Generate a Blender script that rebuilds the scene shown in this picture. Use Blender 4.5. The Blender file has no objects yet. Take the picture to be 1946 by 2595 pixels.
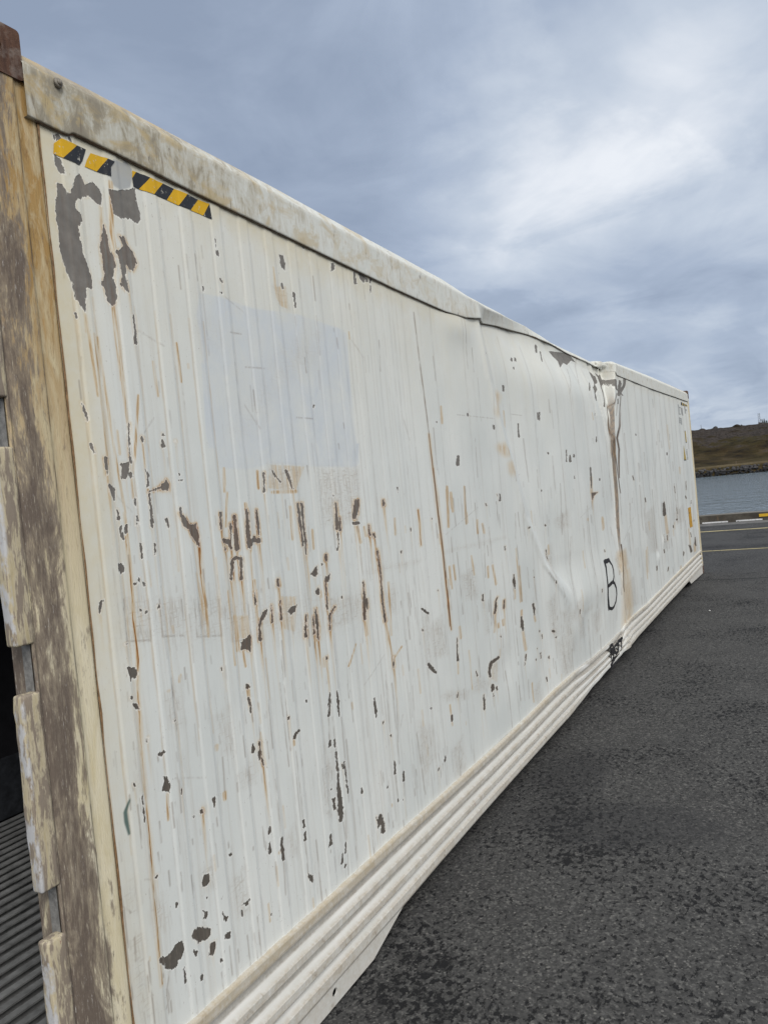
import bpy, bmesh, math, random
import numpy as np
from mathutils import Matrix, Vector, noise as mnoise

random.seed(7)
rng = np.random.default_rng(11)
scene = bpy.context.scene
col = scene.collection

# ------------------------------------------------------------------ camera
cam_d = bpy.data.cameras.new("camera")
cam = bpy.data.objects.new("camera", cam_d); col.objects.link(cam)
cam_d.sensor_fit = 'VERTICAL'; cam_d.sensor_height = 36.0
cam_d.lens = 36.0 * 1970.1 / 2595.0
cam_d.clip_start = 0.05; cam_d.clip_end = 9000
YAW, PIT, ROLL = 0.49822, -0.0225, -0.0971
fw = Vector((math.cos(YAW)*math.cos(PIT), math.sin(YAW)*math.cos(PIT), math.sin(PIT)))
rt0 = fw.cross(Vector((0, 0, 1))).normalized(); up0 = rt0.cross(fw)
cr, sr = math.cos(ROLL), math.sin(ROLL)
rt = cr*rt0 + sr*up0; up = -sr*rt0 + cr*up0
M = Matrix(((rt.x, up.x, -fw.x, -1.0881), (rt.y, up.y, -fw.y, -1.5388), (rt.z, up.z, -fw.z, 1.7341), (0, 0, 0, 1)))
cam.matrix_world = M
scene.camera = cam

# ------------------------------------------------------------------ light, sky, exposure
SUN_EL, SUN_AZ = math.radians(42), math.atan2(-0.74, -0.67)       # direction towards the light, behind the viewer
sd = bpy.data.lights.new("sun", 'SUN'); sun = bpy.data.objects.new("sun", sd); col.objects.link(sun)
sd.energy = 1.5; sd.angle = math.radians(24); sd.color = (1.0, 0.97, 0.93)
sv = Vector((math.cos(SUN_EL)*math.cos(SUN_AZ), math.cos(SUN_EL)*math.sin(SUN_AZ), math.sin(SUN_EL)))
sun.rotation_euler = sv.to_track_quat('Z', 'Y').to_euler()
sun.location = (0, -20, 30)
scene.view_settings.view_transform = 'Standard'
scene.view_settings.look = 'None'
scene.view_settings.gamma = 1.0
scene.view_settings.exposure = 0.36
scene.cycles.max_bounces = 6

world = bpy.data.worlds.new("World"); scene.world = world
world.use_nodes = True


class G:
    """tiny helper for building node graphs"""
    def __init__(self, tree):
        self.t = tree; self.n = tree.nodes; self.l = tree.links
    def node(self, kind, **kw):
        nd = self.n.new(kind)
        for k, v in kw.items(): setattr(nd, k, v)
        return nd
    def put(self, sock, v):
        if v is None: return
        if isinstance(v, bpy.types.NodeSocket): self.l.new(v, sock)
        else:
            if sock.type == 'RGBA' and len(v) == 3: v = (*v, 1.0)
            sock.default_value = v
    def math(self, op, a, b=None, c=None, clamp=False):
        nd = self.node('ShaderNodeMath', operation=op, use_clamp=clamp)
        for i, v in enumerate((a, b, c)): self.put(nd.inputs[i], v)
        return nd.outputs[0]
    def vmath(self, op, a, b=None, out=0):
        nd = self.node('ShaderNodeVectorMath', operation=op)
        self.put(nd.inputs[0], a); self.put(nd.inputs[1], b)
        return nd.outputs[out]
    def mix(self, f, a, b, blend='MIX'):
        nd = self.node('ShaderNodeMix', data_type='RGBA', blend_type=blend)
        self.put(nd.inputs[0], f); self.put(nd.inputs[6], a); self.put(nd.inputs[7], b)
        return nd.outputs[2]
    def noise(self, vec, scale=1., detail=4., rough=.55, dist=0., out=0, kind=None):
        nd = self.node('ShaderNodeTexNoise')
        if kind: nd.noise_type = kind
        self.put(nd.inputs['Vector'], vec)
        nd.inputs['Scale'].default_value = scale; nd.inputs['Detail'].default_value = detail
        nd.inputs['Roughness'].default_value = rough; nd.inputs['Distortion'].default_value = dist
        return nd.outputs[out]
    def vor(self, vec, scale, feature='F1', out='Distance', rand=1.):
        nd = self.node('ShaderNodeTexVoronoi', feature=feature)
        self.put(nd.inputs['Vector'], vec); nd.inputs['Scale'].default_value = scale
        nd.inputs['Randomness'].default_value = rand
        return nd.outputs[out]
    def mr(self, v, a, b, c=0., d=1., smooth=False):
        nd = self.node('ShaderNodeMapRange', interpolation_type='SMOOTHSTEP' if smooth else 'LINEAR')
        for i, x in enumerate((v, a, b, c, d)): self.put(nd.inputs[i], x)
        return nd.outputs[0]
    def map(self, vec, scale=(1, 1, 1), loc=(0, 0, 0), rot=(0, 0, 0)):
        nd = self.node('ShaderNodeMapping')
        self.put(nd.inputs['Vector'], vec)
        nd.inputs['Scale'].default_value = scale; nd.inputs['Location'].default_value = loc; nd.inputs['Rotation'].default_value = rot
        return nd.outputs[0]
    def ramp(self, f, stops):
        nd = self.node('ShaderNodeValToRGB'); e = nd.color_ramp.elements
        while len(e) < len(stops): e.new(0.5)
        for i, (p, c) in enumerate(stops):
            e[i].position = p; e[i].color = (*c, 1.0) if len(c) == 3 else c
        self.put(nd.inputs[0], f)
        return nd.outputs[0]
    def sep(self, v):
        nd = self.node('ShaderNodeSeparateXYZ'); self.put(nd.inputs[0], v); return nd.outputs
    def attr(self, name):
        nd = self.node('ShaderNodeAttribute', attribute_name=name)
        s = self.node('ShaderNodeSeparateColor'); self.l.new(nd.outputs['Color'], s.inputs[0])
        return s.outputs[0], s.outputs[1], s.outputs[2], nd.outputs['Alpha']
    def bump(self, h, strength=.3, dist=.01, normal=None):
        nd = self.node('ShaderNodeBump'); nd.inputs['Strength'].default_value = strength
        nd.inputs['Distance'].default_value = dist; self.put(nd.inputs['Height'], h)
        if normal is not None: self.put(nd.inputs['Normal'], normal)
        return nd.outputs[0]


def sky_world():
    g = G(world.node_tree); g.n.clear()
    out = g.node('ShaderNodeOutputWorld')
    sky = g.node('ShaderNodeTexSky', sky_type='NISHITA')
    sky.sun_disc = False; sky.sun_elevation = SUN_EL
    sky.sun_rotation = math.atan2(sv.x, sv.y) % (2*math.pi)
    sky.air_density = 1.0; sky.dust_density = 1.5
    b1 = g.node('ShaderNodeBackground'); g.l.new(sky.outputs[0], b1.inputs[0]); b1.inputs[1].default_value = 0.07
    d = g.node('ShaderNodeTexCoord').outputs['Generated']
    d = g.vmath('NORMALIZE', d)
    x, y, z = g.sep(d)
    zz = g.math('ADD', g.math('MAXIMUM', z, 0.0), 0.22)
    px = g.math('DIVIDE', x, zz); py = g.math('DIVIDE', y, zz)
    cv = g.node('ShaderNodeCombineXYZ'); g.l.new(px, cv.inputs[0]); g.l.new(py, cv.inputs[1])
    p = cv.outputs[0]
    # cloud sheet seen in perspective: big soft folds plus finer streaks
    big = g.noise(g.map(p, (1.0, .8, 1), (3.1, 1.4, 0), (0, 0, .35)), 1.1, 3, .5, .3)
    fine = g.noise(g.map(p, (1.0, 1.0, 1), (7.7, 2.2, 0), (0, 0, .5)), 2.6, 7, .56, .7)
    wisp = g.noise(g.map(p, (1.0, .8, 1), (.4, 9.0, 0), (0, 0, .3)), 6.0, 5, .6, .8)
    c = g.math('MULTIPLY_ADD', big, .42, g.math('MULTIPLY_ADD', fine, .42, g.math('MULTIPLY', wisp, .14)))
    edge = g.noise(g.map(p, (.8, 1.0, 1), (1.5, 6.1, 0), (0, 0, .6)), 1.5, 8, .56, 1.0)
    c = g.math('ADD', c, g.mr(edge, .44, .56, -.06, .055, True))
    nv = g.noise(g.map(p, (1, 1, 1), (2, 5, 1)), 2.2, 6, .6, .4, out=1)
    off = g.vmath('MULTIPLY', g.vmath('SUBTRACT', nv, (.5, .5, .5)), (.15, .15, .15))
    dw = g.vmath('NORMALIZE', g.vmath('ADD', d, off))
    def lobe(v, k, a):
        dt = g.vmath('DOT_PRODUCT', dw, tuple(Vector(v).normalized()), out=1)
        e = g.math('POWER', 2.71828, g.math('MULTIPLY', g.math('SUBTRACT', dt, 1.0), k))
        return g.math('MULTIPLY', e, a)
    for v, k, a in LOBES:
        c = g.math('ADD', c, lobe(v, k, a))
    colr = g.ramp(c, [(.22, (.29, .355, .475)), (.45, (.41, .485, .615)), (.66, (.57, .64, .745)), (.92, (.86, .895, .95))])
    # the cloud is thinner, so brighter and whiter, round the hidden sun behind the viewer
    dt = g.vmath('DOT_PRODUCT', d, tuple(sv), out=1)
    gl = g.mr(dt, .15, 1.0, 1.0, 1.9, True)
    colr = g.mix(g.mr(dt, .12, .7, 0, .72, True), colr, (.70, .68, .63))
    b2 = g.node('ShaderNodeBackground'); g.l.new(colr, b2.inputs[0])
    g.l.new(g.math('MULTIPLY', gl, .80), b2.inputs[1])
    ms = g.node('ShaderNodeMixShader')
    ms.inputs[0].default_value = .93
    g.l.new(b1.outputs[0], ms.inputs[1]); g.l.new(b2.outputs[0], ms.inputs[2])
    g.l.new(ms.outputs[0], out.inputs[0])


def dir_at(u, v):
    """direction of a cloud patch, from its bearing and height as sighted from the yard (fractions of the view)"""
    a = (u-.5)*1946/1970.1; b = (.5-v)*2595/1970.1
    return fw + rt*a + up*b


LOBES = [(dir_at(u, v), k, a*.82) for u, v, k, a in (
    (.95, .05, 30, .20), (.78, .10, 60, .13), (.88, .15, 130, .15), (.66, .215, 220, .20), (.74, .19, 150, .10), (.62, .26, 200, .08), (.92, .09, 400, .10),
    (.08, .03, 12, -.10), (.52, .15, 60, -.10), (.45, .23, 90, -.07), (.97, .22, 160, -.13), (.83, .265, 260, -.24), (.69, .285, 450, -.18), (.97, .285, 350, -.18), (.58, .30, 500, -.08), (.55, .03, 40, -.05), (.3, .1, 30, -.03),
    (.78, .308, 1100, .20), (.93, .318, 1100, .20), (.86, .335, 1500, .10), (.96, .358, 1800, -.20), (.86, .345, 1500, -.08), (.93, .387, 1500, .18))]
sky_world()


# ------------------------------------------------------------------ materials
def mat(name):
    m = bpy.data.materials.new(name); m.use_nodes = True
    g = G(m.node_tree)
    b = g.n['Principled BSDF']
    return m, g, b


def simple(name, c, rough=.6, var=.15, scale=30., spec=.3, metal=0., bump=0.):
    m, g, b = mat(name)
    o = g.node('ShaderNodeTexCoord').outputs['Object']
    n = g.noise(o, scale, 5, .6)
    f = g.mr(n, .3, .7)
    g.put(b.inputs['Base Color'], g.mix(f, tuple(x*(1-var) for x in c), tuple(x*(1+var) for x in c)))
    b.inputs['Roughness'].default_value = rough; b.inputs['Specular IOR Level'].default_value = spec
    b.inputs['Metallic'].default_value = metal
    if bump: g.put(b.inputs['Normal'], g.bump(n, bump, .01))
    return m


def panel_material():
    m, g, b = mat('worn_white_panel_paint')
    o = g.node('ShaderNodeTexCoord').outputs['Object']
    x, y, z = g.sep(o)
    chip, rust, line, scuff = g.attr('wear_a')
    blue, torn, cream, dk = g.attr('wear_b')
    nf = g.noise(o, 95, 5, .62)
    nm = g.noise(o, 22, 5, .6)
    # paint: chalky white, a little uneven, run down in long vertical streaks
    st = g.noise(g.map(o, (38, 38, 1.0)), 1.0, 6, .62)
    st2 = g.noise(g.map(o, (110, 110, 2.4)), 1.0, 4, .6)
    blot = g.noise(g.map(o, (2.2, 2.2, 1.0)), 1.0, 5, .6, .4)
    base = g.mix(g.mr(blot, .35, .68), (.59, .615, .60), (.68, .695, .67))
    base = g.mix(g.math('MULTIPLY', g.mr(st, .54, .78, 0, .55), g.mr(z, 2.6, 1.7, .45, 1.)), base, (.47, .445, .40))
    base = g.mix(g.mr(st2, .62, .85, 0, .35), base, (.40, .36, .32))
    speck = g.noise(g.map(o, (1, 1, .5)), 190, 3, .6)
    base = g.mix(g.mr(g.math('ADD', speck, g.math('MULTIPLY', blot, .12)), .74, .80, 0, .6), base, (.25, .22, .20))
    # cream and dirt along post and rail
    base = g.mix(g.math('MULTIPLY', cream, g.mr(nm, .25, .7, .6, 1.1), clamp=True), base, (.60, .545, .40))
    # overpainted blue-white patch
    base = g.mix(g.math('MULTIPLY', blue, g.mr(g.noise(g.map(o, (7, 7, 5), (2, 2, 4)), 1., 6, .68, .6), .36, .62, .35, 1.1), clamp=True), base, (.545, .58, .605))
    # scuffs: fine crossing scratches
    h1 = g.noise(g.map(o, (150, 150, 20), rot=(0, .6, 0)), 1.0, 5, .65)
    h2 = g.noise(g.map(o, (25, 25, 140), rot=(0, .15, 0)), 1.0, 5, .65)
    hs = g.math('MAXIMUM', g.mr(h1, .50, .62), g.mr(h2, .52, .64))
    sm_ = g.math('MULTIPLY', scuff, g.math('MULTIPLY_ADD', hs, .75, .18), clamp=True)
    base = g.mix(sm_, base, g.mix(nm, (.30, .29, .28), (.40, .31, .21)))
    # rust: halo and runs
    rn = g.noise(g.map(o, (140, 140, 9)), 1.0, 5, .65)
    rr = g.math('MULTIPLY', rust, g.mr(rn, .30, .64, .08, 1.35), clamp=True)
    base = g.mix(g.mr(rr, .05, .60, 0, .8), base, (.53, .36, .15))
    base = g.mix(g.mr(rr, .38, .9), base, g.mix(nf, (.13, .05, .016), (.40, .17, .04)))
    # hairlines
    ln = g.math('MULTIPLY', line, g.mr(g.noise(g.map(o, (60, 60, 14)), 1.0, 4, .6), .36, .52))
    base = g.mix(g.math('MULTIPLY', ln, .88), base, g.mix(nm, (.11, .09, .075), (.21, .12, .06)))
    base = g.mix(torn, base, g.mix(g.mr(st2, .4, .6), (.045, .032, .024), (.17, .11, .06)))
    # flaked paint with jagged edges
    nj = g.noise(g.map(o, (1, 1, .6)), 42, 4, .7); nj2 = g.noise(g.map(o, (1, 1, .5)), 150, 3, .6)
    e = g.math('ADD', chip, g.math('MULTIPLY_ADD', g.math('SUBTRACT', nj, .5), .34, g.math('MULTIPLY', g.math('SUBTRACT', nj2, .5), .30)))
    cm = g.mr(e, .475, .515)
    edge = g.mr(e, .40, .475)
    base = g.mix(g.math('MULTIPLY', g.math('MULTIPLY', edge, g.math('SUBTRACT', 1.0, cm)), .6), base, (.82, .81, .77))  # pale rim painted round each chip as a highlight on lifted edges
    ch = g.mix(g.mr(nm, .3, .7), (.135, .128, .118), (.205, .195, .18))
    ch = g.mix(g.mr(z, 1.9, 1.2, 0, .78), ch, g.mix(nf, (.055, .046, .037), (.085, .074, .06)))
    ch = g.mix(g.math('MULTIPLY', g.mr(rn, .4, .7), g.math('MULTIPLY', rust, .7)), ch, (.13, .055, .02))
    ch = g.mix(g.mr(g.noise(g.map(o, (120, 120, 30)), 1., 5, .7), .52, .66, 0, .5), ch, g.mix(nf, (.25, .235, .21), (.10, .065, .04)))
    base = g.mix(cm, base, ch)
    base = g.mix(dk, base, g.mix(g.mr(x, .36, .38), (.02, .075, .065), (.022, .02, .022)))
    g.put(b.inputs['Base Color'], base)
    g.put(b.inputs['Roughness'], g.mix(cm, (.48, .48, .48), (.85, .85, .85)))
    b.inputs['Specular IOR Level'].default_value = .32
    hh = g.math('ADD', g.math('MULTIPLY', cm, -1.0), g.math('MULTIPLY', nf, .12))
    n1 = g.bump(hh, .8, .0024)
    dents = g.noise(g.map(o, (1, 1, .7)), 3.2, 3, .5)
    n2 = g.bump(dents, .35, .012, n1)
    g.put(b.inputs['Normal'], n2)
    return m


def rail_material():
    m, g, b = mat('dirty_cream_rail_paint')
    o = g.node('ShaderNodeTexCoord').outputs['Object']
    x, y, z = g.sep(o)
    near = g.mr(x, .2, 1.6, 1., 0., True)
    n1 = g.noise(o, 10, 7, .66, .8); n2 = g.noise(g.map(o, (34, 34, 10)), 1., 7, .70, .9); n3 = g.noise(o, 60, 5, .65)
    n4 = g.noise(g.map(o, (30, 30, 9), rot=(0, .5, 0)), 1., 5, .65)
    base = g.mix(g.mr(n1, .35, .65), (.56, .575, .54), (.64, .645, .61))
    dirt = g.math('ADD', g.math('MULTIPLY', n1, .5), g.math('MULTIPLY', n2, .5))
    d = g.math('ADD', dirt, g.math('MULTIPLY', near, .20))
    base = g.mix(g.mr(d, .50, .70, 0, .85), base, g.mix(n3, (.27, .235, .16), (.40, .35, .25)))
    base = g.mix(g.mr(d, .64, .76, 0, .75), base, g.mix(n1, (.16, .145, .12), (.24, .21, .16)))
    yl = g.noise(g.map(o, (7, 7, 9), (6, 2, 1)), 1., 6, .66, .7)
    base = g.mix(g.math('MULTIPLY', g.mr(x, .2, 3.2, 1., .15), g.mr(yl, .50, .62, 0, .8)), base, g.mix(n2, (.40, .26, .10), (.47, .41, .24)))
    base = g.mix(g.mr(z, 2.835, 2.85, 0, .35), base, g.mix(n2, (.35, .24, .14), (.52, .46, .36)))
    tick = g.noise(g.map(o, (85, 85, 8), (1, 8, 2), (0, .25, 0)), 1., 4, .7)
    base = g.mix(g.mr(tick, .64, .70, 0, .65), base, (.17, .135, .10))
    base = g.mix(g.mr(n4, .66, .70, 0, .8), base, (.085, .07, .062))
    red = g.noise(g.map(o, (14, 14, 7), (4.1, 0, 0)), 1., 5, .7)
    base = g.mix(g.math('MULTIPLY', near, g.mr(red, .68, .70)), base, (.13, .055, .045))
    g.put(b.inputs['Base Color'], base)
    b.inputs['Roughness'].default_value = .62; b.inputs['Specular IOR Level'].default_value = .25
    g.put(b.inputs['Normal'], g.bump(g.math('ADD', n1, g.math('MULTIPLY', n3, .4)), .35, .004))
    return m


def sill_material():
    m, g, b = mat('grimy_white_sill_paint')
    o = g.node('ShaderNodeTexCoord').outputs['Object']
    x, y, z = g.sep(o)
    n1 = g.noise(g.map(o, (5, 40, 40)), 1., 6, .62); n2 = g.noise(g.map(o, (22, 14, 14)), 1., 7, .7); n3 = g.noise(o, 80, 5, .65)
    base = g.mix(g.mr(n1, .35, .65), (.565, .565, .535), (.66, .655, .63))
    proud = g.mr(y, .004, -.009, 0., 1.)            # the ridges take the knocks
    d = g.math('ADD', g.math('MULTIPLY', n1, .3), g.math('MULTIPLY', n2, .35))
    d = g.math('MULTIPLY_ADD', n3, .35, d)
    base = g.mix(g.math('MULTIPLY', proud, g.mr(d, .40, .58, .12, .85)), base, g.mix(n3, (.30, .255, .19), (.45, .40, .32)))
    base = g.mix(g.math('MULTIPLY', proud, g.mr(g.math('ADD', n2, g.math('MULTIPLY', n3, .3)), .76, .86, 0, .55)), base, (.19, .14, .115))
    base = g.mix(g.math('MULTIPLY', g.mr(z, .325, .36), g.mr(d, .36, .62, .1, .75)), base, (.43, .36, .245))
    base = g.mix(g.math('MULTIPLY', g.mr(y, .010, .0135), g.mr(d, .38, .60, .25, .8)), base, (.30, .265, .215))
    pk = g.noise(g.map(o, (2.2, 9, 9), (3.3, 0, 0)), 1., 6, .72)
    base = g.mix(g.math('MULTIPLY', proud, g.mr(pk, .66, .70, 0, .7)), base, (.36, .24, .22))
    g.put(b.inputs['Base Color'], base)
    b.inputs['Roughness'].default_value = .55; b.inputs['Specular IOR Level'].default_value = .3
    g.put(b.inputs['Normal'], g.bump(g.math('ADD', n1, g.math('MULTIPLY', n3, .3)), .25, .004))
    return m


def post_material(name='battered_cream_post_paint', far=False):
    m, g, b = mat(name)
    o = g.node('ShaderNodeTexCoord').outputs['Object']
    x, y, z = g.sep(o)
    v = g.noise(g.map(o, (30, 30, 6)), 1., 8, .68, .8)
    v2 = g.noise(g.map(o, (95, 95, 17), (5, 2, 1)), 1., 6, .70, .4)
    w = g.noise(g.map(o, (13, 13, 3.6), (1.2, 0, .6)), 1., 7, .66, .9)
    f = g.noise(o, 130, 5, .68)
    f2 = g.noise(g.map(o, (260, 260, 34)), 1., 5, .7)
    cream = g.mix(g.mr(v, .3, .7), (.54, .47, .30), (.66, .61, .475))
    base = cream
    if not far:
        out = g.mr(x, .165, .10, 0., 1.)             # the rubbed, outer part of the post
        hi = g.mr(z, 1.45, 2.3, 0., 1.)
        ochre = g.mix(v2, (.33, .165, .035), (.36, .26, .105))
        base = g.mix(g.math('MULTIPLY', g.math('MULTIPLY', hi, g.mr(v, .30, .54)), .95), base, ochre)
        base = g.mix(g.math('MULTIPLY', hi, g.mr(v2, .55, .70, 0, .8)), base, (.17, .08, .028))
        e = g.math('ADD', g.math('MULTIPLY', w, .68), g.math('MULTIPLY', v2, .32))
        e = g.math('ADD', e, g.math('MULTIPLY', f2, .12))
        e = g.math('MULTIPLY_ADD', g.math('SUBTRACT', e, .52), 1.35, .52)
        e = g.math('ADD', e, g.math('MULTIPLY', out, .20))
        e = g.math('ADD', e, g.mr(x, .150, .172, 0., -.085))
        e = g.math('ADD', e, g.math('MULTIPLY', g.mr(x, .055, .02), -.07))
        e = g.math('ADD', e, g.mr(z, 2.1, .6, -.015, .075))
        grey = g.mix(g.mr(f2, .3, .7), (.135, .102, .078), (.29, .245, .19))
        base = g.mix(g.mr(e, .63, .71, 0, .9), base, grey)
        base = g.mix(g.mr(e, .72, .82, 0, .8), base, g.mix(f, (.075, .056, .046), (.15, .118, .098)))
        base = g.mix(g.math('MULTIPLY', out, g.mr(g.math('ADD', f2, g.math('MULTIPLY', w, .3)), .78, .86)), base, (.50, .47, .44))
        base = g.mix(g.mr(g.noise(g.map(o, (40, 40, 8), (2, 7, 3)), 1., 5, .7), .69, .73, 0, .8), base, (.07, .055, .05))
        sx = g.math('ABSOLUTE', g.math('SUBTRACT', x, g.math('MULTIPLY_ADD', w, .016, .150)))
        base = g.mix(g.math('MULTIPLY', g.mr(sx, .0045, .001), g.mr(v, .42, .56)), base, (.10, .075, .06))
        sc = g.noise(g.map(o, (190, 190, 24), (2, 2, 7), (0, .12, 0)), 1., 5, .72)
        base = g.mix(g.math('MULTIPLY', g.mr(x, .20, .12), g.mr(sc, .56, .66, 0, .75)), base, (.11, .088, .072))
        base = g.mix(g.math('MULTIPLY', g.mr(x, .19, .10), g.mr(sc, .42, .34, 0, .7)), base, (.47, .42, .33))
        rs = g.noise(g.map(o, (14, 14, 5), (9, 1, 2)), 1., 4, .6)
        base = g.mix(g.mr(rs, .70, .74, 0, .8), base, (.16, .06, .022))
    else:
        base = g.mix(g.mr(v2, .45, .68), base, (.40, .31, .19))
        base = g.mix(g.mr(w, .55, .66), base, (.30, .23, .15))
    g.put(b.inputs['Base Color'], base)
    b.inputs['Roughness'].default_value = .66; b.inputs['Specular IOR Level'].default_value = .25
    g.put(b.inputs['Normal'], g.bump(g.math('ADD', f2, v2), .4, .003))
    return m


def lug_material():
    m, g, b = mat('chipped_lug_paint')
    o = g.node('ShaderNodeTexCoord').outputs['Object']
    x, y, z = g.sep(o)
    v = g.noise(g.map(o, (60, 60, 9)), 1., 6, .66, .5); f = g.noise(g.map(o, (150, 150, 40)), 1., 5, .68)
    w = g.noise(g.map(o, (30, 30, 12), (3, 1, 8)), 1., 5, .66)
    base = g.mix(g.mr(v, .35, .65), (.42, .355, .225), (.56, .51, .40))
    base = g.mix(g.mr(g.math('ADD', v, g.math('MULTIPLY', f, .3)), .60, .68, 0, .85), base, (.19, .15, .12))
    lip = g.math('MULTIPLY', g.mr(x, .012, .006), g.mr(w, .48, .56))
    base = g.mix(lip, base, g.mix(f, (.40, .40, .40), (.52, .52, .53)))
    base = g.mix(g.mr(g.noise(g.map(o, (70, 70, 14), (1, 5, 2)), 1., 5, .7), .68, .71), base, (.16, .035, .045))
    base = g.mix(g.mr(f, .70, .76), base, (.09, .075, .07))
    g.put(b.inputs['Base Color'], base)
    b.inputs['Roughness'].default_value = .6; b.inputs['Specular IOR Level'].default_value = .3
    g.put(b.inputs['Normal'], g.bump(g.math('ADD', v, f), .5, .003))
    return m


def casting_material():
    m, g, b = mat('rusted_cast_steel')
    o = g.node('ShaderNodeTexCoord').outputs['Object']
    v = g.noise(g.map(o, (40, 40, 12)), 1., 6, .66, .5); f = g.noise(o, 140, 5, .68); w = g.noise(o, 16, 5, .62)
    base = g.mix(g.mr(v, .35, .65), (.055, .026, .017), (.12, .06, .036))
    base = g.mix(g.mr(w, .50, .64, 0, .8), base, g.mix(f, (.16, .125, .105), (.27, .235, .21)))
    base = g.mix(g.mr(f, .68, .76, 0, .7), base, (.30, .28, .27))
    g.put(b.inputs['Base Color'], base)
    b.inputs['Roughness'].default_value = .75; b.inputs['Specular IOR Level'].default_value = .3
    g.put(b.inputs['Normal'], g.bump(g.math('ADD', v, f), .5, .004))
    return m


def asphalt_material():
    m, g, b = mat('coarse_worn_asphalt')
    o = g.node('ShaderNodeTexCoord').outputs['Object']
    x, y, z = g.sep(o)
    big = g.noise(o, .55, 4, .6); mid = g.noise(o, 3.0, 5, .6)
    fine = g.noise(o, 240, 4, .65)
    gr = g.node('ShaderNodeTexVoronoi', feature='F1'); g.put(gr.inputs['Vector'], o); gr.inputs['Scale'].default_value = 105
    gs = g.node('ShaderNodeSeparateColor'); g.l.new(gr.outputs['Color'], gs.inputs[0])
    gr2 = g.node('ShaderNodeTexVoronoi', feature='F1'); g.put(gr2.inputs['Vector'], o); gr2.inputs['Scale'].default_value = 62
    gs2 = g.node('ShaderNodeSeparateColor'); g.l.new(gr2.outputs['Color'], gs2.inputs[0])
    cell = g.math('MULTIPLY_ADD', gs.outputs[0], .55, g.math('MULTIPLY_ADD', gs2.outputs[0], .25, g.math('MULTIPLY', fine, .35)))
    base = g.ramp(cell, [(.12, (.012, .012, .012)), (.42, (.042, .0415, .041)), (.72, (.066, .065, .063)), (.98, (.15, .146, .138))])
    base = g.mix(g.mr(big, .35, .66, 0, .45), base, g.mix(cell, (.036, .0355, .035), (.088, .087, .085)))
    base = g.mix(g.mr(mid, .52, .72, 0, .45), base, (.032, .031, .031))
    # pale and dark stone of the aggregate
    nd = g.node('ShaderNodeTexVoronoi', feature='F1'); g.put(nd.inputs['Vector'], o); nd.inputs['Scale'].default_value = 115
    cs = g.node('ShaderNodeSeparateColor'); g.l.new(nd.outputs['Color'], cs.inputs[0])
    stone = g.math('MULTIPLY', g.mr(cs.outputs[0], .86, .90), g.mr(nd.outputs['Distance'], .42, .30))
    stone = g.math('MULTIPLY', stone, g.mr(mid, .35, .60, .25, 1.))
    base = g.mix(g.math('MULTIPLY', stone, .85), base, g.mix(cs.outputs[1], (.105, .105, .10), (.20, .195, .18)))
    nd2 = g.node('ShaderNodeTexVoronoi', feature='F1'); g.put(nd2.inputs['Vector'], o); nd2.inputs['Scale'].default_value = 60
    cs2 = g.node('ShaderNodeSeparateColor'); g.l.new(nd2.outputs['Color'], cs2.inputs[0])
    st2 = g.math('MULTIPLY', g.mr(cs2.outputs[0], .93, .95), g.mr(nd2.outputs['Distance'], .35, .25))
    base = g.mix(st2, base, (.15, .145, .135))
    # plucked-out pits, gathered in patches
    pit = g.noise(g.map(o, (1, 1.25, 1)), 30, 4, .66)
    clus = g.noise(o, 1.15, 4, .6)
    pe = g.math('ADD', pit, g.math('MULTIPLY', g.math('SUBTRACT', clus, .5), .42))
    pit2 = g.noise(g.map(o, (1, 1.3, 1), (5, 3, 0)), 8, 5, .7)
    pm = g.math('MAXIMUM', g.mr(pe, .565, .62), g.mr(g.math('ADD', pit2, g.math('MULTIPLY', g.math('SUBTRACT', clus, .5), .5)), .63, .70))
    base = g.mix(pm, base, (.012, .012, .013))
    # damp spot beside the container
    def spot(cx, cy, rx, ry):
        dx = g.math('DIVIDE', g.math('SUBTRACT', x, cx), rx); dy = g.math('DIVIDE', g.math('SUBTRACT', y, cy), ry)
        r = g.math('SQRT', g.math('ADD', g.math('MULTIPLY', dx, dx), g.math('MULTIPLY', dy, dy)))
        return g.mr(g.math('ADD', r, g.math('MULTIPLY', g.math('SUBTRACT', mid, .5), 1.5)), 1.15, .6)
    damp = g.math('MAXIMUM', spot(3.35, -.22, .45, .21), spot(2.75, -.62, .30, .55))
    damp2 = g.math('MULTIPLY', damp, .42)
    base = g.mix(damp2, base, (.018, .018, .02))
    # the paving joint and a line of old tar across the yard
    jx = g.math('ADD', g.math('MULTIPLY_ADD', y, .072, x), g.math('MULTIPLY', g.math('SUBTRACT', g.noise(o, 1.3, 3), .5), .10))
    j = g.mr(g.math('ABSOLUTE', g.math('SUBTRACT', jx, 11.27)), .038, .018)
    base = g.mix(j, base, (.014, .014, .014))
    band = g.mr(g.math('ABSOLUTE', g.math('SUBTRACT', g.math('ADD', jx, g.math('MULTIPLY', big, .5)), 16.3)), .7, .1)
    base = g.mix(g.math('MULTIPLY', band, .35), base, (.02, .02, .021))
    g.put(b.inputs['Base Color'], base)
    g.put(b.inputs['Roughness'], g.mix(damp2, (.88, .88, .88), (.7, .7, .7)))
    b.inputs['Specular IOR Level'].default_value = .22
    h = g.math('SUBTRACT', g.math('ADD', g.math('MULTIPLY', cell, .7), g.math('MULTIPLY', stone, .35)), g.math('MULTIPLY', pm, 1.1))
    g.put(b.inputs['Normal'], g.bump(h, .65, .006))
    return m


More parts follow.
